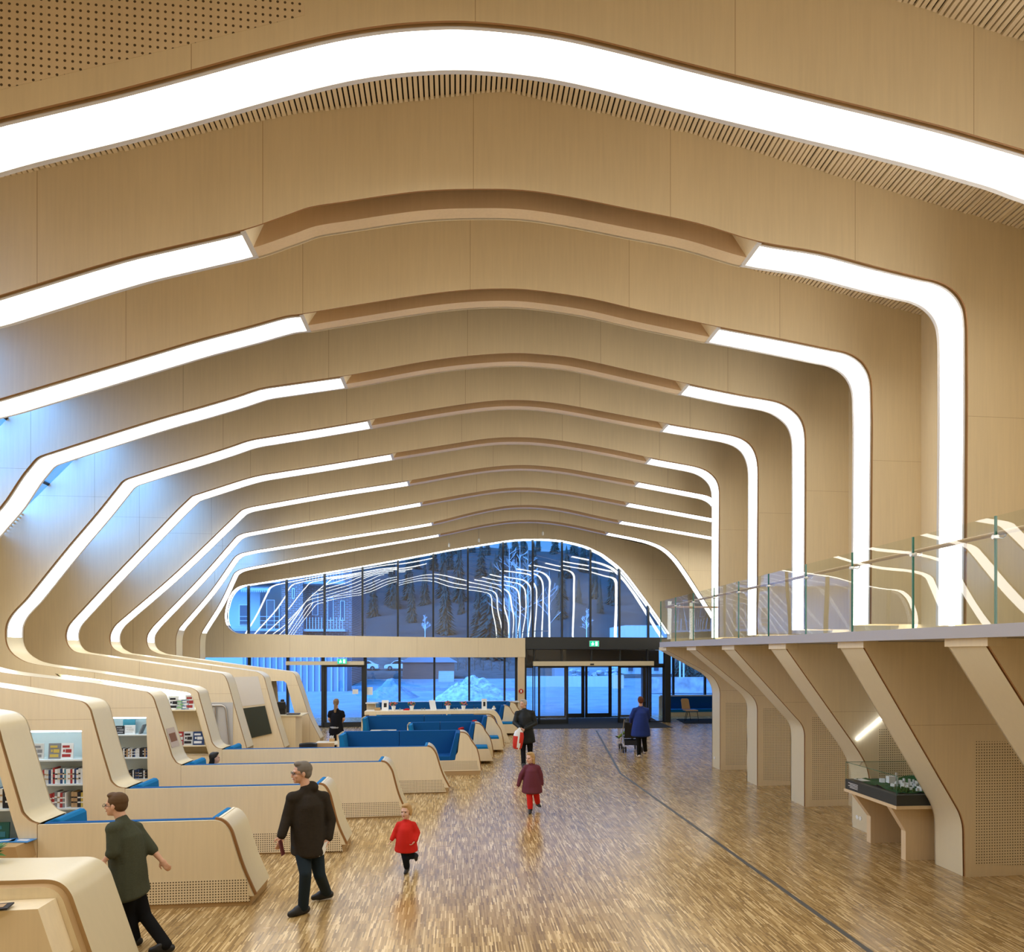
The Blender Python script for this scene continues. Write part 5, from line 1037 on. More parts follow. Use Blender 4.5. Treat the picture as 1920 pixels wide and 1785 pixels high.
for i, (px, py, rz) in enumerate(((14, 1590, .3), (30, 1594, -.1))):
    pass
tb = root('display_table', (on_plane(10, 1600, Y2-.25, KS)[0], Y2-.25, 0), 'brown edged display shelf with blue leaflets at the left edge behind the desk', 'display shelf')
xa_, zt = on_plane(-70, 1592, Y2-.32, KS); xb_, _ = on_plane(30, 1600, Y2-.32, KS); b = MB(); b.slab([[(xa_, zt-.17), (xb_+.02, zt-.17), (xb_-.02, zt), (xa_, zt)]], Pl(Y2, -.30), Pl(Y2, -.002)); b.build('shelf_box', EDGE2, tb)
for i, (u, rz, lab) in enumerate(((-.30, .35, 'left blue and white leaflet on the brown edged display shelf'), (-.10, -.12, 'right blue and white leaflet on the brown edged display shelf'))):
    b = MB(); b.cbox((xb_+u, Y2-.20, zt+.006), (.24, .15, .008), 0, rz); b.cbox((xb_+u+.02, Y2-.20, zt+.0105), (.12, .05, .002), 1, rz); tag(b.build('leaflet', [mat('leaflet_blue', (.05, .25, .62, 1), .4, .4) if i == 0 else bpy.data.materials['leaflet_blue'], WHITE]), lab, 'leaflet')
# ---------------------------------------------------------------- the reading desk in the near left corner
Y1 = Y_OF(1); dk = root('curved_desk', on_floor(160, 1800), 'large pale desk with a curved cream end in the lower left corner', 'desk')
dc = conv([(-160, 1657), (0, 1655), (60, 1653), (85, 1653), (100, 1656), (113, 1663), (122, 1672), (131, 1688), (165, 1785)], Y1)
tv = Vector(dc[-1])-Vector(dc[-2]); dc.append((dc[-1][0]+tv.x*dc[-1][1]/-tv.y, 0.0)); dcs = smooth_curve(dc, 4); inv = normals2(dcs); TD = .70
g = MB(); sweep(g, dcs, inv, Y1, [(0, .05), (0, TD)]); g.build('cream_band', [CREAM], dk, smooth=True)
sunk = [(x-v.x*.0, z-v.y*.0) for (x, z), v in zip(dcs, inv)]
g = MB(); sweep(g, dcs, [-v for v in inv], Y1, [(0, .05), (.035, .05), (.05, .0), (.05, .03)]); g.build('edge_groove', [EDGE2], dk, smooth=True)
ins = [(x-v.x*.05, z-v.y*.05) for (x, z), v in zip(dcs, inv)]; ins[-1] = (ins[-1][0], 0)
b = MB(); b.slab([ins+[(ins[0][0], 0)]], Pl(Y1, .0), Pl(Y1, .03)); 
hole = conv([(-150, 1683), (80, 1677), (100, 1684), (113, 1700), (150, 1810), (-150, 1815)], Y1)
b.build('front_sheet', PLY_FINE, dk)
b = MB(); b.slab([ins+[(ins[0][0], 0)]], Pl(Y1, TD-.04), Pl(Y1, TD-.01)); b.build('rear_sheet', PLY_FINE, dk)
bx = conv([(-150, 1712), (78, 1700), (112, 1800), (-150, 1800)], Y1-.2); b = MB(); b.slab([bx], lambda x, z: (x, Y1+KS*x-.25, z), lambda x, z: (x, Y1+KS*x-.002, z)); b.build('magazine_box', PLY_FINE, dk)
px_ = conv([(5, 1703)], Y1-.2)[0]
mg = root('magazine', (px_[0], Y1-.2, px_[1]), 'dark covered magazine lying on the box at the front of the near desk', 'magazine'); b = MB(); b.cbox((px_[0]-.03, Y1-.34, px_[1]+.022), (.20, .14, .012), 0, .2); b.build('pages', BK, mg); b = MB(); b.cbox((px_[0]-.03, Y1-.34, px_[1]+.030), (.12, .08, .003), 0, .2); b.build('cover_picture', TN, mg)
pt = on_plane(-8, 1622, Y1+.45, KS); pr = root('potted_plant', (pt[0], Y1+.42, pt[1]-.02), 'green leafy plant on the near desk, cut by the left edge', 'plant')
b = MB(); b.lathe([(.05, 0), (.07, .12), (.06, .12)], (pt[0]-.14, Y1+.42, dcs[0][1]), 14); b.build('pot', WHITE, pr, smooth=True); b = MB()
for k in range(18):
    a = R.random()*6.28; q = R.uniform(.10, .17); c_ = Vector((pt[0]-.12, Y1+.42, dcs[0][1]+.10)); t = c_+Vector((math.cos(a)*q, math.sin(a)*q, R.uniform(-.09, .08))); s_ = Vector((-math.sin(a), math.cos(a), 0))*.03
    b.quad(c_, c_.lerp(t, .6)+s_, t, c_.lerp(t, .6)-s_)
b.build('leaves', LEAF, pr)
# ---------------------------------------------------------------- glass display case with the town model
X0, X1, Ya, Yb = 6.08, 7.3, 8.99, 10.27
dcx = root('display_case', (6.6, 9.6, 0), 'glass topped display case on slanted timber legs standing between two leaning ribs', 'display case')
b = MB(); b.box((X0, Ya, .755), (X1, Yb, .80)); b.build('tabletop', GLULAM_PALE, dcx)
CHAR = mat('charcoal_board', (.035, .038, .036, 1), .5, .4); b = MB(); b.box((X0+.012, Ya+.012, .80), (X1-.01, Yb-.012, .95)); b.build('dark_base', CHAR, dcx)
for yy, xf in ((9.14, 6.32), (10.02, 6.36)):
    b = MB(); b.slab([[(xf, 0), (7.3, 0), (7.3, .755), (X0+.02, .755), (xf, .41)]], lambda x, z, yy=yy: (x, yy, z), lambda x, z, yy=yy: (x, yy+.10, z)); b.build('leg', GLULAM_PALE, dcx)
gz = 1.215
def gp(*q): b = MB(); b.quad(*q); b.build('glass_pane', GLASSC, dcx)
gp((X0+.02, Ya+.02, .95), (X0+.02, Yb-.02, .95), (X0+.02, Yb-.02, gz), (X0+.02, Ya+.02, gz)); gp((X0+.02, Ya+.02, .95), (X1-.02, Ya+.02, .95), (X1-.02, Ya+.02, gz), (X0+.02, Ya+.02, gz))
gp((X0+.02, Yb-.02, .95), (X1-.02, Yb-.02, .95), (X1-.02, Yb-.02, gz), (X0+.02, Yb-.02, gz)); gp((X0+.02, Ya+.02, gz), (X1-.02, Ya+.02, gz), (X1-.02, Yb-.02, gz), (X0+.02, Yb-.02, gz))
for p_, q_ in (((X0+.02, Ya+.02, .95), (X0+.02, Ya+.02, gz)), ((X0+.02, Yb-.02, .95), (X0+.02, Yb-.02, gz)), ((X0+.02, Ya+.02, gz), (X0+.02, Yb-.02, gz)), ((X0+.02, Ya+.02, gz), (X1-.02, Ya+.02, gz)), ((X0+.02, Yb-.02, gz), (X1-.02, Yb-.02, gz))):
    b = MB(); b.tube([p_, q_], .004, 6); b.build('glass_edge', GLASSG, dcx)
b = MB()
for k in range(4): b.box((X0+.009, Yb-.35, .905-k*.022), (X0+.0115, Yb-.10-.04*(k % 2), .912-k*.022))
b.build('caption_lines', WHITE, dcx)
tm = root('town_model', (6.6, 9.6, .95), 'white model of a town on dark green ground inside the glass display case', 'model')
b = MB(); K = 16
gi = {}
for i in range(K+1):
    for j in range(K+1): x = X0+.10+(X1-X0-.18)*i/K; y = Ya+.10+(Yb-Ya-.2)*j/K; gi[i, j] = b.vert((x, y, .957+.02*max(0, fbm(x*6, y*6))+(.05 if i > 11 else 0)*(i-11)/5))
for i in range(K):
    for j in range(K): b.face((gi[i, j], gi[i+1, j], gi[i+1, j+1], gi[i, j+1]))
b.build('terrain', mat('model_green', (.03, .10, .035, 1), .9, .1, noise=.6, nscale=(20, 20, 20)), tm)
MW = mat('model_white', (.75, .76, .8, 1), .6, .3)
for k in range(46):
    x = R.uniform(X0+.34, X1-.35); y = R.uniform(Ya+.2, Yb-.35); s = R.uniform(.015, .05); b = MB(); b.cbox((x, y, .975), (s, s*R.uniform(.6, 1.6), R.uniform(.04, .09)), 0, R.random()); b.build('model_building', MW, tm)
b = MB(); b.box((X0+.40, 9.75, .97), (X0+.50, 9.83, 1.07)); b.build('model_building', MW, tm); b = MB(); b.box((X0+.52, 9.76, .97), (X0+.55, 9.79, 1.12)); b.build('model_tower', MW, tm)
b = MB()
for k in range(30): b.ball((R.uniform(X0+.14, X0+.4), R.uniform(Ya+.14, Ya+.4), .975), R.uniform(.012, .028), 6)
b.build('model_trees', mat('model_tree_green', (.04, .09, .02, 1), .9, .1), tm)
b = MB(); b.cbox((X0+.16, Yb-.22, .968), (.14, .2, .003), 0, .1); tag(b.build('information_sheet', WHITE), 'white paper sheet lying inside the display case at its far end', 'paper')
Y3 = Y_OF(3)-.0; q0, q1 = on_plane(1607, 1387, Y3-.02, KS), on_plane(1652, 1349, Y3-.02, KS)
b = MB(); b.tube([(q0[0], Y3+KS*q0[0]-.02, q0[1]), (q1[0]+.5, Y3+KS*q1[0]-.02, q1[1]+.5*(q1[1]-q0[1])/(q1[0]-q0[0]))], .007, 6)
tag(b.build('led_strip', emission('cool_led_light', (.85, .93, 1, 1), 22.0)), 'slanted cool white light strip on the panel behind the display case', 'light')
# the lone chair by the right window
p = at_z(1294, 1352, 0); lc = root('upholstered_chair', (p[0], p[1], 0), 'tan upholstered chair on thin dark legs by the right window', 'chair'); cx, cy = p
TANF = mat('tan_leather', (.55, .36, .18, 1), .6, .3)
b = MB(); b.box((cx-.25, cy-.22, .44), (cx+.28, cy+.24, .49)); b.build('seat', TANF, lc, bevel=.015)
b = MB(); b.slab([[(-.24, .5), (.12, .5), (.06, .92), (.0, .96), (-.24, .96), (-.28, .9)]], lambda x, z: (cx+x-.05, cy+.18+.08*(z-.5), z), lambda x, z: (cx+x-.05, cy+.22+.08*(z-.5), z)); b.build('backrest', TANF, lc, bevel=.01)
for dx, dy, ex in ((-.22, -.2, -.34), (.24, -.2, .30), (-.02, .2, -.12), (.02, .2, .1)): b = MB(); b.tube([(cx+dx, cy+dy, .44), (cx+ex, cy+dy*1.1, 0)], .013, 6); b.build('leg', BLACK, lc)
# round sockets on two leaning legs, and small sensors hanging below the farthest rib
for px, py, xx, lab in ((1340, 1421, 6.50, 'small white round socket low on the farthest leaning leg'), (1608, 1532, 6.50, 'small white sockets low on the leg behind the display case')):
    d = ray(px, py); n = 6 if px < 1500 else 3; xx = LEGX[n]; t = xx/d.x; p = Vector((0, 0, CH))+d*t; b = MB(); b.tube([p+Vector((.0, 0, 0)), p+Vector((-.012, 0, 0))], .035, 14)
    if n == 3: b.tube([p+Vector((.0, -.09, 0)), p+Vector((-.012, -.09, 0))], .035, 14)
    tag(b.build('wall_socket', WHITE), lab, 'socket')
for px, py0, py1, lab in ((842, 1003, 1026, 'left small sensor hanging on a thin wire in front of the big window'), (898, 998, 1017, 'middle small sensor hanging on a thin wire in front of the big window'), (1018, 985, 1004, 'right small sensor hanging on a thin wire in front of the big window')):
    a_, c_ = at_depth(px, py0, 25.6), at_depth(px, py1, 25.6); r_ = root('hanging_sensor', c_, lab, 'sensor'); b = MB(); b.tube([a_+Vector((0, 0, 1.7)), c_], .006, 5); b.build('wire', STEEL, r_); b = MB(); b.lathe([(.012, 0), (.04, .02), (.04, .12), (.01, .16)], c_, 10); b.build('housing', WHITE, r_)
# ---------------------------------------------------------------- people
SKIN = mat('skin', (.62, .36, .25, 1), .55, .3); SKIN2 = mat('fair_skin', (.66, .42, .32, 1), .55, .3); LIP = mat('lips', (.42, .12, .10, 1), .5, .3); EYE = mat('eye', (.03, .025, .02, 1), .2, .6)
def remeshed(b, name, m, parent, vox, sm=6):
    me = bpy.data.meshes.new('tmp'); me.from_pydata(b.v, [], b.f); o = bpy.data.objects.new('tmp', me); COL.objects.link(o)
    md = o.modifiers.new('r', 'REMESH'); md.mode = 'VOXEL'; md.voxel_size = vox; md.use_smooth_shade = True
    ms = o.modifiers.new('s', 'SMOOTH'); ms.iterations = sm; ms.factor = .5
    dg = bpy.context.evaluated_depsgraph_get(); dg.update(); me2 = bpy.data.meshes.new_from_object(o.evaluated_get(dg)); bpy.data.objects.remove(o); bpy.data.meshes.remove(me)
    off = Vector(parent.location)
    for v in me2.vertices: v.co -= off
    me2.materials.clear(); me2.materials.append(m); me2.polygons.foreach_set('use_smooth', [True]*len(me2.polygons))
    o = bpy.data.objects.new(name, me2); me2.name = name; COL.objects.link(o); o.parent = parent; return o
def ell(b, c, r, ax=None):
    """ellipsoid with half sizes r along the axes (right, forward, up)"""
    M = Matrix((ax[0], ax[1], ax[2])).transposed() if ax else Matrix.Identity(3)
    k = 8; n = 14; prof = [(max(.001, math.sin(math.pi*i/k)), -math.cos(math.pi*i/k)) for i in range(k+1)]
    b.lathe(prof, c, n, 0, M @ Matrix.Diagonal(r))
def limb(b, p, q, r0, r1, mid=None):
    p, q = Vector(p), Vector(q); m_ = mid if mid else (r0+r1)/2
    b.tube([p, p.lerp(q, .35), q], [r0, m_, r1], 12); ell(b, p, (r0,)*3); ell(b, q, (r1,)*3)
def frame(fwd, up):
    up = Vector(up).normalized(); f = Vector(fwd); f = (f-up*f.dot(up)).normalized(); r = f.cross(up).normalized(); return (r, f, up)
def hand(b, w, d, side, s, curl=.5):
    """palm, four bent fingers of unequal length and a thumb off the side; d = pointing direction, side = thumb side"""
    d = Vector(d).normalized(); t = Vector(side); t = (t-d*t.dot(d)).normalized(); nrm = d.cross(t).normalized()
    ell(b, w+d*.045*s, (.040*s, .052*s, .017*s), (t, d, nrm)); limb(b, w-d*.03*s, w+d*.02*s, .026*s, .026*s)
    for k, (o, L) in enumerate(((.028, .072), (.010, .080), (-.009, .074), (-.027, .058))):
        p = w+d*.085*s+t*o*s; a = curl*.5
        for seg, f in enumerate((.45, .32, .25)):
            dd = (d*math.cos(a)+nrm*math.sin(a)).normalized(); q = p+dd*L*f*s; limb(b, p, q, .0095*s, .0085*s); p = q; a += curl
    p = w+d*.025*s+t*.03*s; q = p+(d*.6+t*.7+nrm*.2).normalized()*.035*s; limb(b, p, q, .013*s, .011*s); limb(b, q, q+(d*.9+t*.15+nrm*.3).normalized()*.032*s, .011*s, .009*s)
def person(label, J, s, face, look, top, bottom, hairm, hair='short', shoe=BLACK, skin=SKIN, vox=.010, hem=.05, sleeve='long', bulk=1.0, headk=1.0, topn='jacket', glasses=False, curl=.55, hood=False, bootH=0.0, tuck=None):
    J = {k: Vector(v) for k, v in J.items()}; base = (J['anL']+J['anR'])/2; base.z = 0
    r_ = root('person', base, label, 'person'); face = Vector(face).normalized(); look = Vector(look).normalized(); Z = Vector((0, 0, 1))
    shc = (J['shL']+J['shR'])/2; hpc = (J['hpL']+J['hpR'])/2; spine = (shc-hpc); sax = frame(face, spine); sw = (J['shR']-J['shL']).length/2
    hax = frame(look, Z+look*-.0); hc = J['head']; k = s*headk
    def torso(b, g, lo=0.0, hi=1.0, flare=0.0):
        n_ = 26
        for i in range(n_+1):
            q = lo+(hi-lo)*i/n_; c_ = hpc.lerp(shc, q); wch = sw*.90; wwa = .148*s*bulk; whi = .168*s*bulk
            w_ = whi+(wwa-whi)*min(1, max(0, q)/.4) if q < .4 else wwa+(wch-wwa)*min(1, (q-.4)/.35)
            dp = (.112+.026*math.sin(math.pi*min(1, max(0, q))))*s*bulk
            if q > .86: t_ = (q-.86)/.14; w_ *= 1-.34*t_; dp *= 1-.34*t_
            ell(b, c_-sax[2]*.02*s+sax[1]*.01, (w_+g+flare*max(0, .4-q), dp+g+flare*.7*max(0, .4-q), .055*s), sax)
        for A in 'LR':
            sh = J['sh'+A]-sax[2]*.028*s; ell(b, sh, (.054*s+g, .058*s+g, .052*s+g)); limb(b, shc+(hc-shc)*.12, sh, .050*s+g*.6, .046*s+g*.8)
    # body: one continuous surface
    b = MB(); torso(b, 0)
    neck = shc+(hc-shc)*.45; limb(b, shc+(hc-shc)*.05, hc-hax[2]*.05*k-hax[1]*.02*k, .058*s, .052*k)
    ell(b, hc+hax[2]*.025*k-hax[1]*.012*k, (.074*k, .093*k, .090*k), hax); ell(b, hc-hax[2]*.040*k+hax[1]*.022*k, (.056*k, .066*k, .070*k), hax)
    ell(b, hc-hax[2]*.086*k+hax[1]*.058*k, (.028*k, .026*k, .022*k), hax); ell(b, hc-hax[2]*.018*k+hax[1]*.090*k, (.012*k, .020*k, .024*k), hax); ell(b, hc-hax[2]*.034*k+hax[1]*.098*k, (.015*k, .014*k, .010*k), hax)
    ell(b, hc+hax[2]*.022*k+hax[1]*.074*k, (.050*k, .014*k, .010*k), hax)
    for sg in (-1, 1): ell(b, hc+hax[0]*.076*k*sg-hax[2]*.008*k-hax[1]*.01*k, (.010*k, .018*k, .030*k), hax); ell(b, hc+hax[0]*.036*k*sg-hax[2]*.03*k+hax[1]*.060*k, (.020*k, .018*k, .018*k), hax)
    for A in 'LR':
        limb(b, J['sh'+A]-sax[2]*.03*s, J['el'+A], .046*s, .038*s); limb(b, J['el'+A], J['wr'+A], .038*s, .026*s, .036*s)
        dd = J['ha'+A]-J['wr'+A]; inward = (shc-J['sh'+A]).normalized(); hand(b, J['wr'+A]+dd.normalized()*.01, dd, face if dd.normalized().dot(face) < .8 else inward, s*.98, curl)
        limb(b, J['hp'+A], J['kn'+A], .080*s, .052*s); limb(b, J['kn'+A], J['an'+A], .050*s, .036*s, .050*s); limb(b, J['an'+A], J['an'+A].lerp(J['to'+A], .6), .036*s, .03*s)
    remeshed(b, 'body', skin, r_, vox*.7 if vox < .012 else vox)
    for sg in (-1, 1): b = MB(); ell(b, hc+hax[0]*.031*k*sg+hax[2]*.004*k+hax[1]*.081*k, (.013*k, .009*k, .006*k), hax); b.build('eye', EYE, r_, smooth=True)
    b = MB(); ell(b, hc-hax[2]*.060*k+hax[1]*.084*k, (.024*k, .009*k, .006*k), hax); b.build('mouth', LIP, r_, smooth=True)
    # top garment
    b = MB(); torso(b, .026*s, -hem/max(.1, spine.length), 1.0, .05*s)
    for A in 'LR':
        end = J['wr'+A] if sleeve == 'long' else (J['el'+A].lerp(J['wr'+A], .25) if sleeve == 'half' else J['sh'+A].lerp(J['el'+A], .55))
        g = .020*s*bulk
        if sleeve == 'short': limb(b, J['sh'+A]-sax[2]*.03*s, end, .052*s+g, .050*s+g)
        else: limb(b, J['sh'+A]-sax[2]*.03*s, J['el'+A], .050*s+g, .042*s+g); limb(b, J['el'+A], end, .042*s+g, .030*s+g if sleeve == 'long' else .038*s+g)
    limb(b, shc+(hc-shc)*.0, shc+(hc-shc)*.30, .085*s, .068*s)
    if hood: ell(b, shc+(hc-shc)*.34-sax[1]*.07*s, (.11*s, .07*s, .07*s), sax)
    remeshed(b, topn, top, r_, max(vox, .012))
    # trousers
    lk = 1.3 if headk > 1.2 else 1.0
    b = MB(); 
    for i in range(4): ell(b, hpc+sax[2]*(-.05+.04*i)*s, (.160*s*bulk, .116*s*bulk, .07*s), sax)
    for A in 'LR': limb(b, J['hp'+A], J['kn'+A], .094*s*min(bulk, 1.25), .068*s*lk); limb(b, J['kn'+A], J['an'+A].lerp(J['kn'+A], bootH)-Z*(.015*s if not bootH else 0), .068*s*lk, .060*s*lk, .066*s*lk)
    remeshed(b, 'trousers', bottom, r_, max(vox, .012))
    for A in 'LR':
        b = MB(); a_, t_ = J['an'+A], J['to'+A]; d = (t_-a_); dn = d.normalized(); heel = a_-Vector((dn.x, dn.y, 0))*.045*s
        heel = Vector((heel.x, heel.y, a_.z-.045*s)); limb(b, heel, a_.lerp(t_, .55)-Z*.015*s, .043*s, .050*s); limb(b, a_.lerp(t_, .5)-Z*.012*s, t_, .050*s, .034*s); limb(b, a_.lerp(t_, .1), a_.lerp(t_, .5), .046*s, .044*s); limb(b, a_, a_-Z*.03*s, .046*s, .046*s)
        if bootH: limb(b, a_, a_.lerp(J['kn'+A], bootH+.12), .062*s, .072*s)
        remeshed(b, 'shoe', shoe, r_, max(vox*.8, .008))
    # hair
    b = MB(); ell(b, hc+hax[2]*.040*k-hax[1]*.024*k, (.084*k, .096*k, .088*k), hax); ell(b, hc+hax[2]*.0*k-hax[1]*.050*k, (.076*k, .062*k, .075*k), hax); ell(b, hc+hax[2]*.098*k+hax[1]*.03*k, (.058*k, .05*k, .028*k), hax)
    if hair == 'long':
        for i in range(7): ell(b, hc-hax[2]*(.02+.035*i)*k-hax[1]*(.055+.008*i)*k, ((.078-.003*i)*k, (.045)*k, .04*k), hax)
        for sg in (-1, 1):
            for i in range(4): ell(b, hc+hax[0]*.07*k*sg-hax[2]*(-.02+.035*i)*k-hax[1]*.03*k, (.02*k, .04*k, .035*k), hax)
    if hair == 'bob':
        for sg in (-1, 1):
            for i in range(3): ell(b, hc+hax[0]*.072*k*sg-hax[2]*(-.02+.03*i)*k-hax[1]*.03*k, (.018*k, .045*k, .03*k), hax)
    if hair == 'ponytail':
        for i in range(9): ell(b, hc-hax[2]*(-.01+.032*i)*k-hax[1]*(.085+.006*i)*k, ((.034+.012*math.sin(i/8*3.1))*k, .028*k, .03*k), hax)
    remeshed(b, 'hair', hairm, r_, max(vox*.8, .008), 3)
    if glasses:
        b = MB()
        for sg in (-1, 1):
            c_ = hc+hax[0]*.034*k*sg+hax[2]*.002*k+hax[1]*.096*k; pts = [c_+hax[0]*.024*k*math.cos(t)+hax[2]*.016*k*math.sin(t) for t in [i*math.pi/6 for i in range(13)]]; b.tube(pts, .0022*k, 5)
            b.tube([c_+hax[0]*.024*k*sg, hc+hax[0]*.080*k*sg-hax[1]*.0], .0022*k, 5)
        b.tube([hc+hax[0]*.011*k+hax[1]*.099*k, hc-hax[0]*.011*k+hax[1]*.099*k], .0022*k, 5); b.build('glasses', BLACK, r_)
    return r_
CR = Vector((FY, -FX, 0)); CF = Vector((FX, FY, 0))   # picture right and away, on the floor
def joints(tab, yc):
    out = {}
    for kx, v in tab.items(): out[kx] = at_depth(v[0], v[1], yc+(v[2] if len(v) > 2 else 0))
    return out
JK = {'hair_grey': mat('grey_hair', (.16, .14, .12, 1), .8, .2), 'brown': mat('brown_hair', (.10, .055, .025, 1), .7, .2), 'blond': mat('blond_hair', (.45, .28, .12, 1), .7, .2), 'black': mat('black_hair', (.008, .007, .007, 1), .5, .4),
      'auburn': mat('auburn_hair', (.11, .035, .018, 1), .7, .2), 'white': mat('silver_hair', (.42, .38, .33, 1), .8, .2)}
def foot(px, py, s, dirv, lift=0.0):
    """ankle and toe of a foot whose toe touches the floor at a pixel"""
    t = on_floor(px, py); dv = Vector(dirv).normalized(); to = t+Vector((0, 0, .034*s+lift)); an = to-dv*.15*s+Vector((0, 0, .055*s)); return an, to
# man in the dark jacket
j = joints({'head': (565, 1449, 0), 'shL': (549, 1492, -.10), 'shR': (606, 1491, .10), 'elL': (539, 1531, -.12), 'elR': (620, 1538, .12), 'wrL': (528, 1566, -.22), 'wrR': (616, 1570, .02), 'haL': (525, 1581, -.26), 'haR': (609, 1584, -.05),
    'hpL': (566, 1583, -.04), 'hpR': (590, 1583, .04), 'knL': (573, 1638, -.22), 'knR': (599, 1640, -.02)}, 7.78)
d_ = (-CR*.75-CF*.66)
j['anL'], j['toL'] = foot(544, 1720, 1.0, d_); j['anR'], j['toR'] = foot(588, 1690, 1.0, -CR*.9-CF*.43, .01)
man = person('man in a dark hooded jacket and dark jeans striding left, holding a phone', j, 1.0, d_, -CR*.9-CF*.5-Vector((0, 0, .22)), mat('dark_brown_fleece', (.028, .022, .016, 1), .9, .15, noise=.2, nscale=(40, 40, 40)), mat('dark_denim', (.012, .022, .032, 1), .85, .2), JK['hair_grey'], glasses=True, hood=True, bulk=1.2, headk=1.06, vox=.009, hem=.06)
def held(name, label, cat, a_, c_, wv, th, m, extra=None):
    a_, c_ = Vector(a_), Vector(c_); u = c_-a_; n = u.cross(Vector(wv)).normalized()*th; wv = Vector(wv); b = MB()
    b.slab([[(0, 0), (1, 0), (1, 1), (0, 1)]], lambda p, q: a_+u*p+wv*(q-.5)-n*.5, lambda p, q: a_+u*p+wv*(q-.5)+n*.5); return tag(b.build(name, m, bevel=.002), label, cat)
held('phone_wallet', 'dark flat wallet held in the right hand of the man in the dark jacket', 'wallet', at_depth(525, 1575, 7.50), at_depth(531, 1603, 7.46), CF*.085, .014, mat('dark_red_leather', (.10, .02, .02, 1), .5, .4))
held('folded_paper', 'folded white paper held in the left hand of the man in the dark jacket', 'paper', at_depth(613, 1578, 7.74), at_depth(603, 1604, 7.66), (CF*.8+CR*.3)*.11, .004, WHITE)
# woman in green
j = joints({'head': (217, 1509, 0), 'shL': (212, 1549, -.16), 'shR': (254, 1549, .14), 'elL': (212, 1597, -.2), 'elR': (281, 1588, .14), 'wrL': (198, 1611, -.24), 'wrR': (301, 1611, .14), 'haL': (190, 1623, -.26), 'haR': (312, 1625, .12),
    'hpL': (240, 1654, -.08), 'hpR': (250, 1654, .08), 'knL': (241, 1712, -.0), 'knR': (272, 1718, .05)}, 6.85)
j['anL'], j['toL'] = foot(228, 1772, .9, -CR); j['anR'], j['toR'] = foot(284, 1788, .9, -CR*.9-CF*.2)
person('woman in a green jumper and black trousers walking left behind the near desk', j, .92, -CR, -CR*1-CF*.05-Vector((0, 0, .1)), mat('green_knit', (.062, .068, .046, 1), .95, .1, noise=.15, nscale=(60, 60, 60)), mat('black_cloth', (.008, .008, .009, 1), .9, .1), JK['brown'], topn='jumper', sleeve='half', vox=.009, hem=.10, bulk=1.16, headk=1.1, glasses=True, hair='short')
# toddler in red
j = joints({'head': (761, 1521.5, 0), 'shL': (748, 1544, 0), 'shR': (775, 1544, 0), 'elL': (741, 1560, 0), 'elR': (783, 1561, 0), 'wrL': (735, 1573, -.05), 'wrR': (779, 1576, -.08), 'haL': (732, 1580, -.06), 'haR': (774, 1582, -.10),
    'hpL': (757, 1588, 0), 'hpR': (767, 1588, 0), 'knL': (760, 1607, -.04), 'knR': (772, 1604, .0)}, 9.0)
j['anL'], j['toL'] = foot(759, 1640, .58, -CF*.95-CR*.2); j['anR'], j['toR'] = foot(780, 1625, .58, -CF*.8+CR*.1, .07)
person('toddler in a red jacket and dark trousers walking alone across the open floor', j, .56, -CF-CR*.1, -CF-CR*.25-Vector((0, 0, .05)), mat('bright_red_fleece', (.58, .022, .015, 1), .85, .2), mat('navy_cloth', (.010, .014, .022, 1), .9, .1), JK['blond'], skin=SKIN2, vox=.008, headk=1.5, hem=.03, bulk=1.42, hair='bob', bootH=.2)
# girl in plum
j = joints({'head': (994, 1421.5, 0), 'shL': (986, 1437, 0), 'shR': (1008, 1437, 0), 'elL': (977, 1453, 0), 'elR': (1014, 1453, 0), 'wrL': (972, 1472, 0), 'wrR': (1016, 1470, 0), 'haL': (970, 1478, 0), 'haR': (1016, 1477, -.03),
    'hpL': (992, 1473, 0), 'hpR': (1003, 1473, 0), 'knL': (993, 1493, -.03), 'knR': (1006, 1493, .05)}, 12.5)
j['anL'], j['toL'] = foot(993, 1527, .66, -CF*.95-CR*.15); j['anR'], j['toR'] = foot(1013, 1520, .66, -CF*.6+CR*.3, .06)
person('girl with long fair hair in a plum jacket and red trousers in mid-stride', j, .66, -CF-CR*.15, -CF*.75-CR*.6-Vector((0, 0, .1)), mat('plum_quilt', (.13, .03, .045, 1), .8, .2), mat('red_trousers', (.62, .02, .015, 1), .85, .2), JK['blond'], hair='long', skin=SKIN2, vox=.010, headk=1.36, hem=.10, bulk=1.42, bootH=.18)
# elderly man with the carrier bag
j = joints({'head': (981, 1320, 0), 'shL': (970, 1336, 0), 'shR': (998, 1335, 0), 'elL': (965, 1355, -.05), 'elR': (1004, 1356, -.03), 'wrL': (975, 1364, -.28), 'wrR': (985, 1366, -.30), 'haL': (980, 1367, -.32), 'haR': (979, 1371, -.33),
    'hpL': (980, 1382, 0), 'hpR': (993, 1382, 0), 'knL': (981, 1410, -.05), 'knR': (994, 1408, .03)}, 17.7)
j['anL'], j['toL'] = foot(982, 1441, 1, -CF); j['anR'], j['toR'] = foot(997, 1437, 1, -CF+CR*.1)
person('grey haired man in a black jacket by the timber post, holding a carrier bag', j, 1.0, -CF-CR*.15, -CF*.7-CR*.7, mat('black_jacket', (.010, .012, .012, 1), .6, .3), mat('black_trousers', (.010, .010, .012, 1), .9, .1), JK['white'], vox=.014, hem=.10, bulk=1.15)
bp_ = at_depth(972, 1384, 17.35); b = MB()
for i, (w_, d_w, z) in enumerate(((.10, .05, .19), (.14, .07, .10), (.135, .075, -.05), (.10, .06, -.20), (.06, .04, -.25))): pass
b.lathe([(.02, .27), (.05, .22), (.11, .16), (.135, .05), (.13, -.12), (.115, -.24), (.08, -.28), (.01, -.285)], bp_, 18, 0, Matrix.Rotation(.12, 3, 'Y') @ Matrix.Diagonal((1.0, .45, 1)))
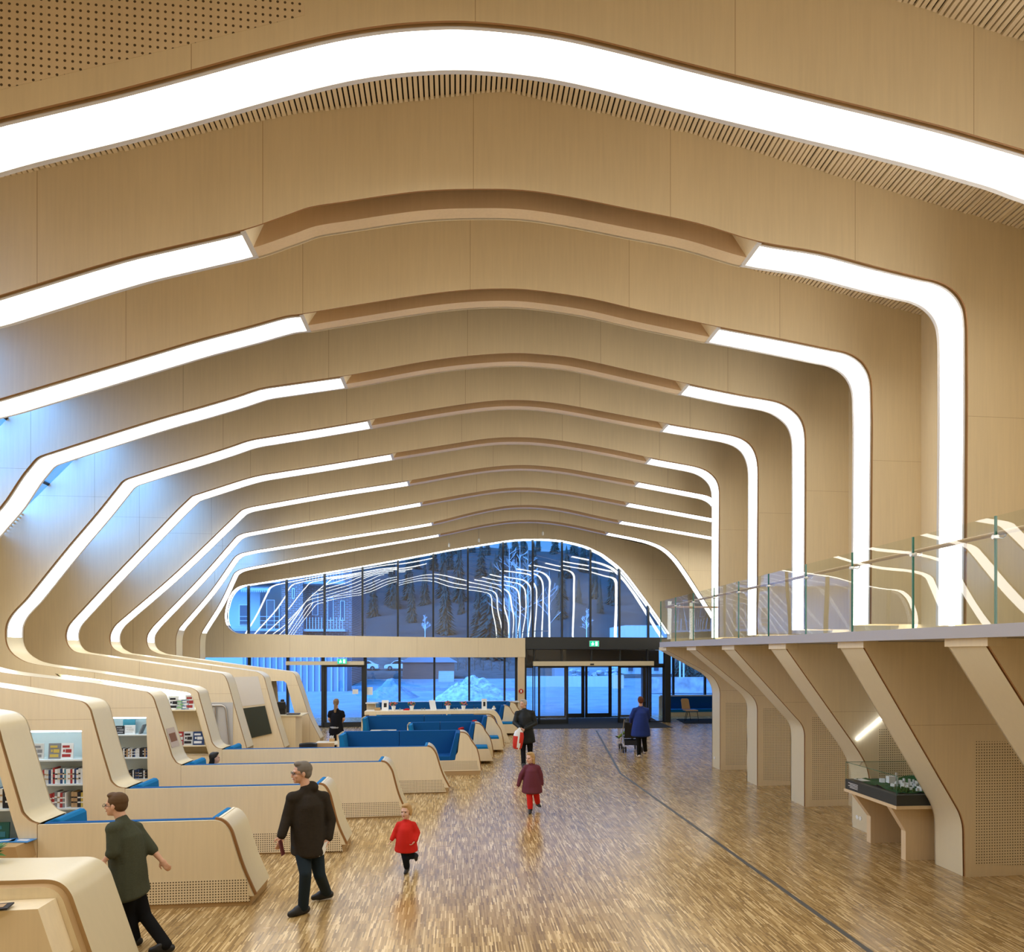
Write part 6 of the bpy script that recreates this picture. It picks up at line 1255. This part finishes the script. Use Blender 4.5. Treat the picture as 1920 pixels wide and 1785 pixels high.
for i in range(len(b.f)):
    zc_ = sum(b.v[k][2] for k in b.f[i])/len(b.f[i]); xc_ = sum(b.v[k][0] for k in b.f[i])/len(b.f[i])
    if zc_ < bp_.z+.10 and abs(xc_-bp_.x) > .025: b.m[i] = 1
bag = b.build('carrier_bag', [WHITE, mat('red_plastic', (.62, .03, .02, 1), .4, .4)], smooth=True); tag(bag, 'red and white plastic carrier bag held by the grey haired man', 'bag')
# woman with the pushchair
j = joints({'head': (1201, 1314, 0), 'shL': (1190, 1330, 0), 'shR': (1213, 1330, 0), 'elL': (1184, 1344, .05), 'elR': (1215, 1345, .05), 'wrL': (1183, 1353, .28), 'wrR': (1207, 1353, .30), 'haL': (1183, 1354, .40), 'haR': (1205, 1354, .42),
    'hpL': (1196, 1368, 0), 'hpR': (1207, 1368, 0), 'knL': (1198, 1392, .0), 'knR': (1208, 1390, .12)}, 19.1)
a_ = on_floor(1198, 1420); j['anL'] = a_+Vector((0, 0, .09)); j['toL'] = a_+CF*.15-CR*.02+Vector((0, 0, .034)); a_ = on_floor(1210, 1413); j['anR'] = a_+Vector((0, 0, .10)); j['toR'] = a_+CF*.14+Vector((0, 0, .04))
person('woman in a blue jacket seen from behind, pushing a pushchair towards the entrance', j, 1.0, CF, CF, mat('royal_blue_jacket', (.018, .040, .20, 1), .75, .2), mat('black_leggings', (.008, .008, .008, 1), .9, .1), JK['auburn'], vox=.014, hem=.14, bulk=1.32, shoe=mat('pale_shoe', (.6, .52, .45, 1), .6, .3))
pc = on_floor(1186, 1411); pc = pc+CF*.35
ps_ = root('pushchair', pc, 'pushchair with silver frame and black seat in front of the woman in blue', 'pushchair')
U = -CR*.0+CF; Rr = CR
def S(x, y, z): return pc+Rr*x+U*y+Vector((0, 0, z))
for sx in (-.24, .24):
    b = MB(); b.tube([S(sx, -.42, 1.0), S(sx, -.34, .95), S(sx, .05, .45), S(sx, .38, .12)], .014, 8); b.build('frame_tube', STEEL, ps_, smooth=True)
    b = MB(); b.tube([S(sx, -.35, .12), S(sx, -.05, .55)], .014, 8); b.build('frame_tube', STEEL, ps_, smooth=True)
    b = MB(); b.tube([S(sx, -.46, 1.0), S(sx, -.38, 1.0)], .022, 8); b.build('grip', BLACK, ps_)
    for yy in (-.36, .38):
        for o in (-.035, .035): b = MB(); b.tube([S(sx+o-.014, yy, .09), S(sx+o+.014, yy, .09)], .088, 16); b.build('wheel', BLACK, ps_)
b = MB(); b.slab([[(0, 0), (1, 0), (1, 1), (0, 1)]], lambda p, q: S(-.22+.44*p, -.22-.10*q, .42+.45*q), lambda p, q: S(-.22+.44*p, -.19-.10*q, .42+.45*q)); b.build('seat_back', BLACK, ps_)
b = MB(); b.slab([[(0, 0), (1, 0), (1, 1), (0, 1)]], lambda p, q: S(-.22+.44*p, -.2+.34*q, .40), lambda p, q: S(-.22+.44*p, -.2+.34*q, .43)); b.build('seat', BLACK, ps_)
b = MB(); b.slab([[(0, 0), (1, 0), (1, 1), (0, 1)]], lambda p, q: S(-.2+.4*p, -.24+.42*q, .20), lambda p, q: S(-.2+.4*p, -.24+.42*q, .34)); b.build('basket', mat('dark_mesh', (.03, .03, .035, 1), .9, .1), ps_)
b = MB(); ell(b, S(0, -.12, .86), (.24, .22, .16), (Rr, U, Vector((0, 0, 1)))); b.build('hood', BLACK, ps_, smooth=True)
j = {'head': S(0, -.06, .80), 'shL': S(-.10, -.08, .66), 'shR': S(.10, -.08, .66), 'elL': S(-.15, .0, .56), 'elR': S(.15, .0, .56), 'wrL': S(-.12, .10, .54), 'wrR': S(.12, .10, .54), 'haL': S(-.10, .16, .54), 'haR': S(.10, .16, .54),
     'hpL': S(-.06, -.10, .50), 'hpR': S(.06, -.10, .50), 'knL': S(-.16, .14, .53), 'knR': S(.08, .15, .53), 'anL': S(-.34, .10, .40), 'anR': S(.09, .22, .36), 'toL': S(-.43, .08, .43), 'toR': S(.10, .31, .36)}
person('small child sitting in the pushchair with one green and black shoe sticking out', j, .48, CF, CF, mat('grey_child_coat', (.10, .11, .12, 1), .9, .1), mat('green_child_trousers', (.16, .24, .05, 1), .9, .1), JK['blond'], vox=.010, headk=1.4, hem=.02, shoe=mat('black_green_shoe', (.03, .04, .02, 1), .6, .3), skin=SKIN2)
# waitress
j = joints({'head': (630.5, 1318, 0), 'shL': (620, 1335, 0), 'shR': (641, 1335, 0), 'elL': (617, 1348, 0), 'elR': (645, 1348, 0), 'wrL': (622, 1356, .2), 'wrR': (640, 1356, .2), 'haL': (626, 1356, .28), 'haR': (637, 1356, .28),
    'hpL': (626, 1369, 0), 'hpR': (635, 1369, 0), 'knL': (626, 1394, 0), 'knR': (635, 1394, 0)}, 19.0)
a_ = on_floor(626, 1422); j['anL'] = a_+Vector((0, 0, .09)); j['toL'] = a_+CF*.15+Vector((0, 0, .034)); a_ = on_floor(635, 1421); j['anR'] = a_+Vector((0, 0, .09)); j['toR'] = a_+CF*.15+Vector((0, 0, .034))
wt = person('waitress in black with a long ponytail, seen from behind at the left glass door', j, .98, CF, CF, mat('black_shirt', (.010, .010, .013, 1), .9, .1), bpy.data.materials['black_cloth'], mat('dark_blond_hair', (.20, .13, .07, 1), .7, .2), hair='ponytail', sleeve='short', vox=.014, topn='shirt')
hp = (j['hpL']+j['hpR'])/2; b = MB(); b.lathe([(.168, .06), (.178, 0), (.20, -.38)], hp, 20, 0, Matrix.Diagonal((1, .8, 1))); b.build('apron', bpy.data.materials['black_cloth'], wt, smooth=True)
b = MB(); b.lathe([(.172, .06), (.176, .09), (.170, .11)], hp, 20, 0, Matrix.Diagonal((1, .84, 1))); b.build('apron_tie', mat('grey_tie', (.35, .35, .36, 1), .8, .2), wt, smooth=True)
# seated dark haired woman in the booth
j = joints({'head': (403, 1421, 0), 'shL': (392, 1442, .12), 'shR': (404, 1442, -.16), 'elL': (402, 1466, .2), 'elR': (408, 1466, -.14), 'wrL': (424, 1474, .15), 'wrR': (424, 1475, -.02), 'haL': (433, 1476, .12), 'haR': (433, 1477, .0),
    'hpL': (388, 1475, .12), 'hpR': (390, 1475, -.10), 'knL': (426, 1478, .15), 'knR': (426, 1480, -.03)}, 12.72)
for A in 'LR': kn = j['kn'+A]; j['an'+A] = Vector((kn.x+.02, kn.y, .09)); j['to'+A] = Vector((kn.x+.17, kn.y, .034))
person('dark haired woman sitting in the booth, only her head showing above the bench', j, .9, CR, CR*.9-Vector((0, 0, .35))+CF*.25, mat('black_top', (.012, .012, .014, 1), .9, .1), bpy.data.materials['dark_denim'], JK['black'], hair='long', vox=.012, skin=SKIN2)
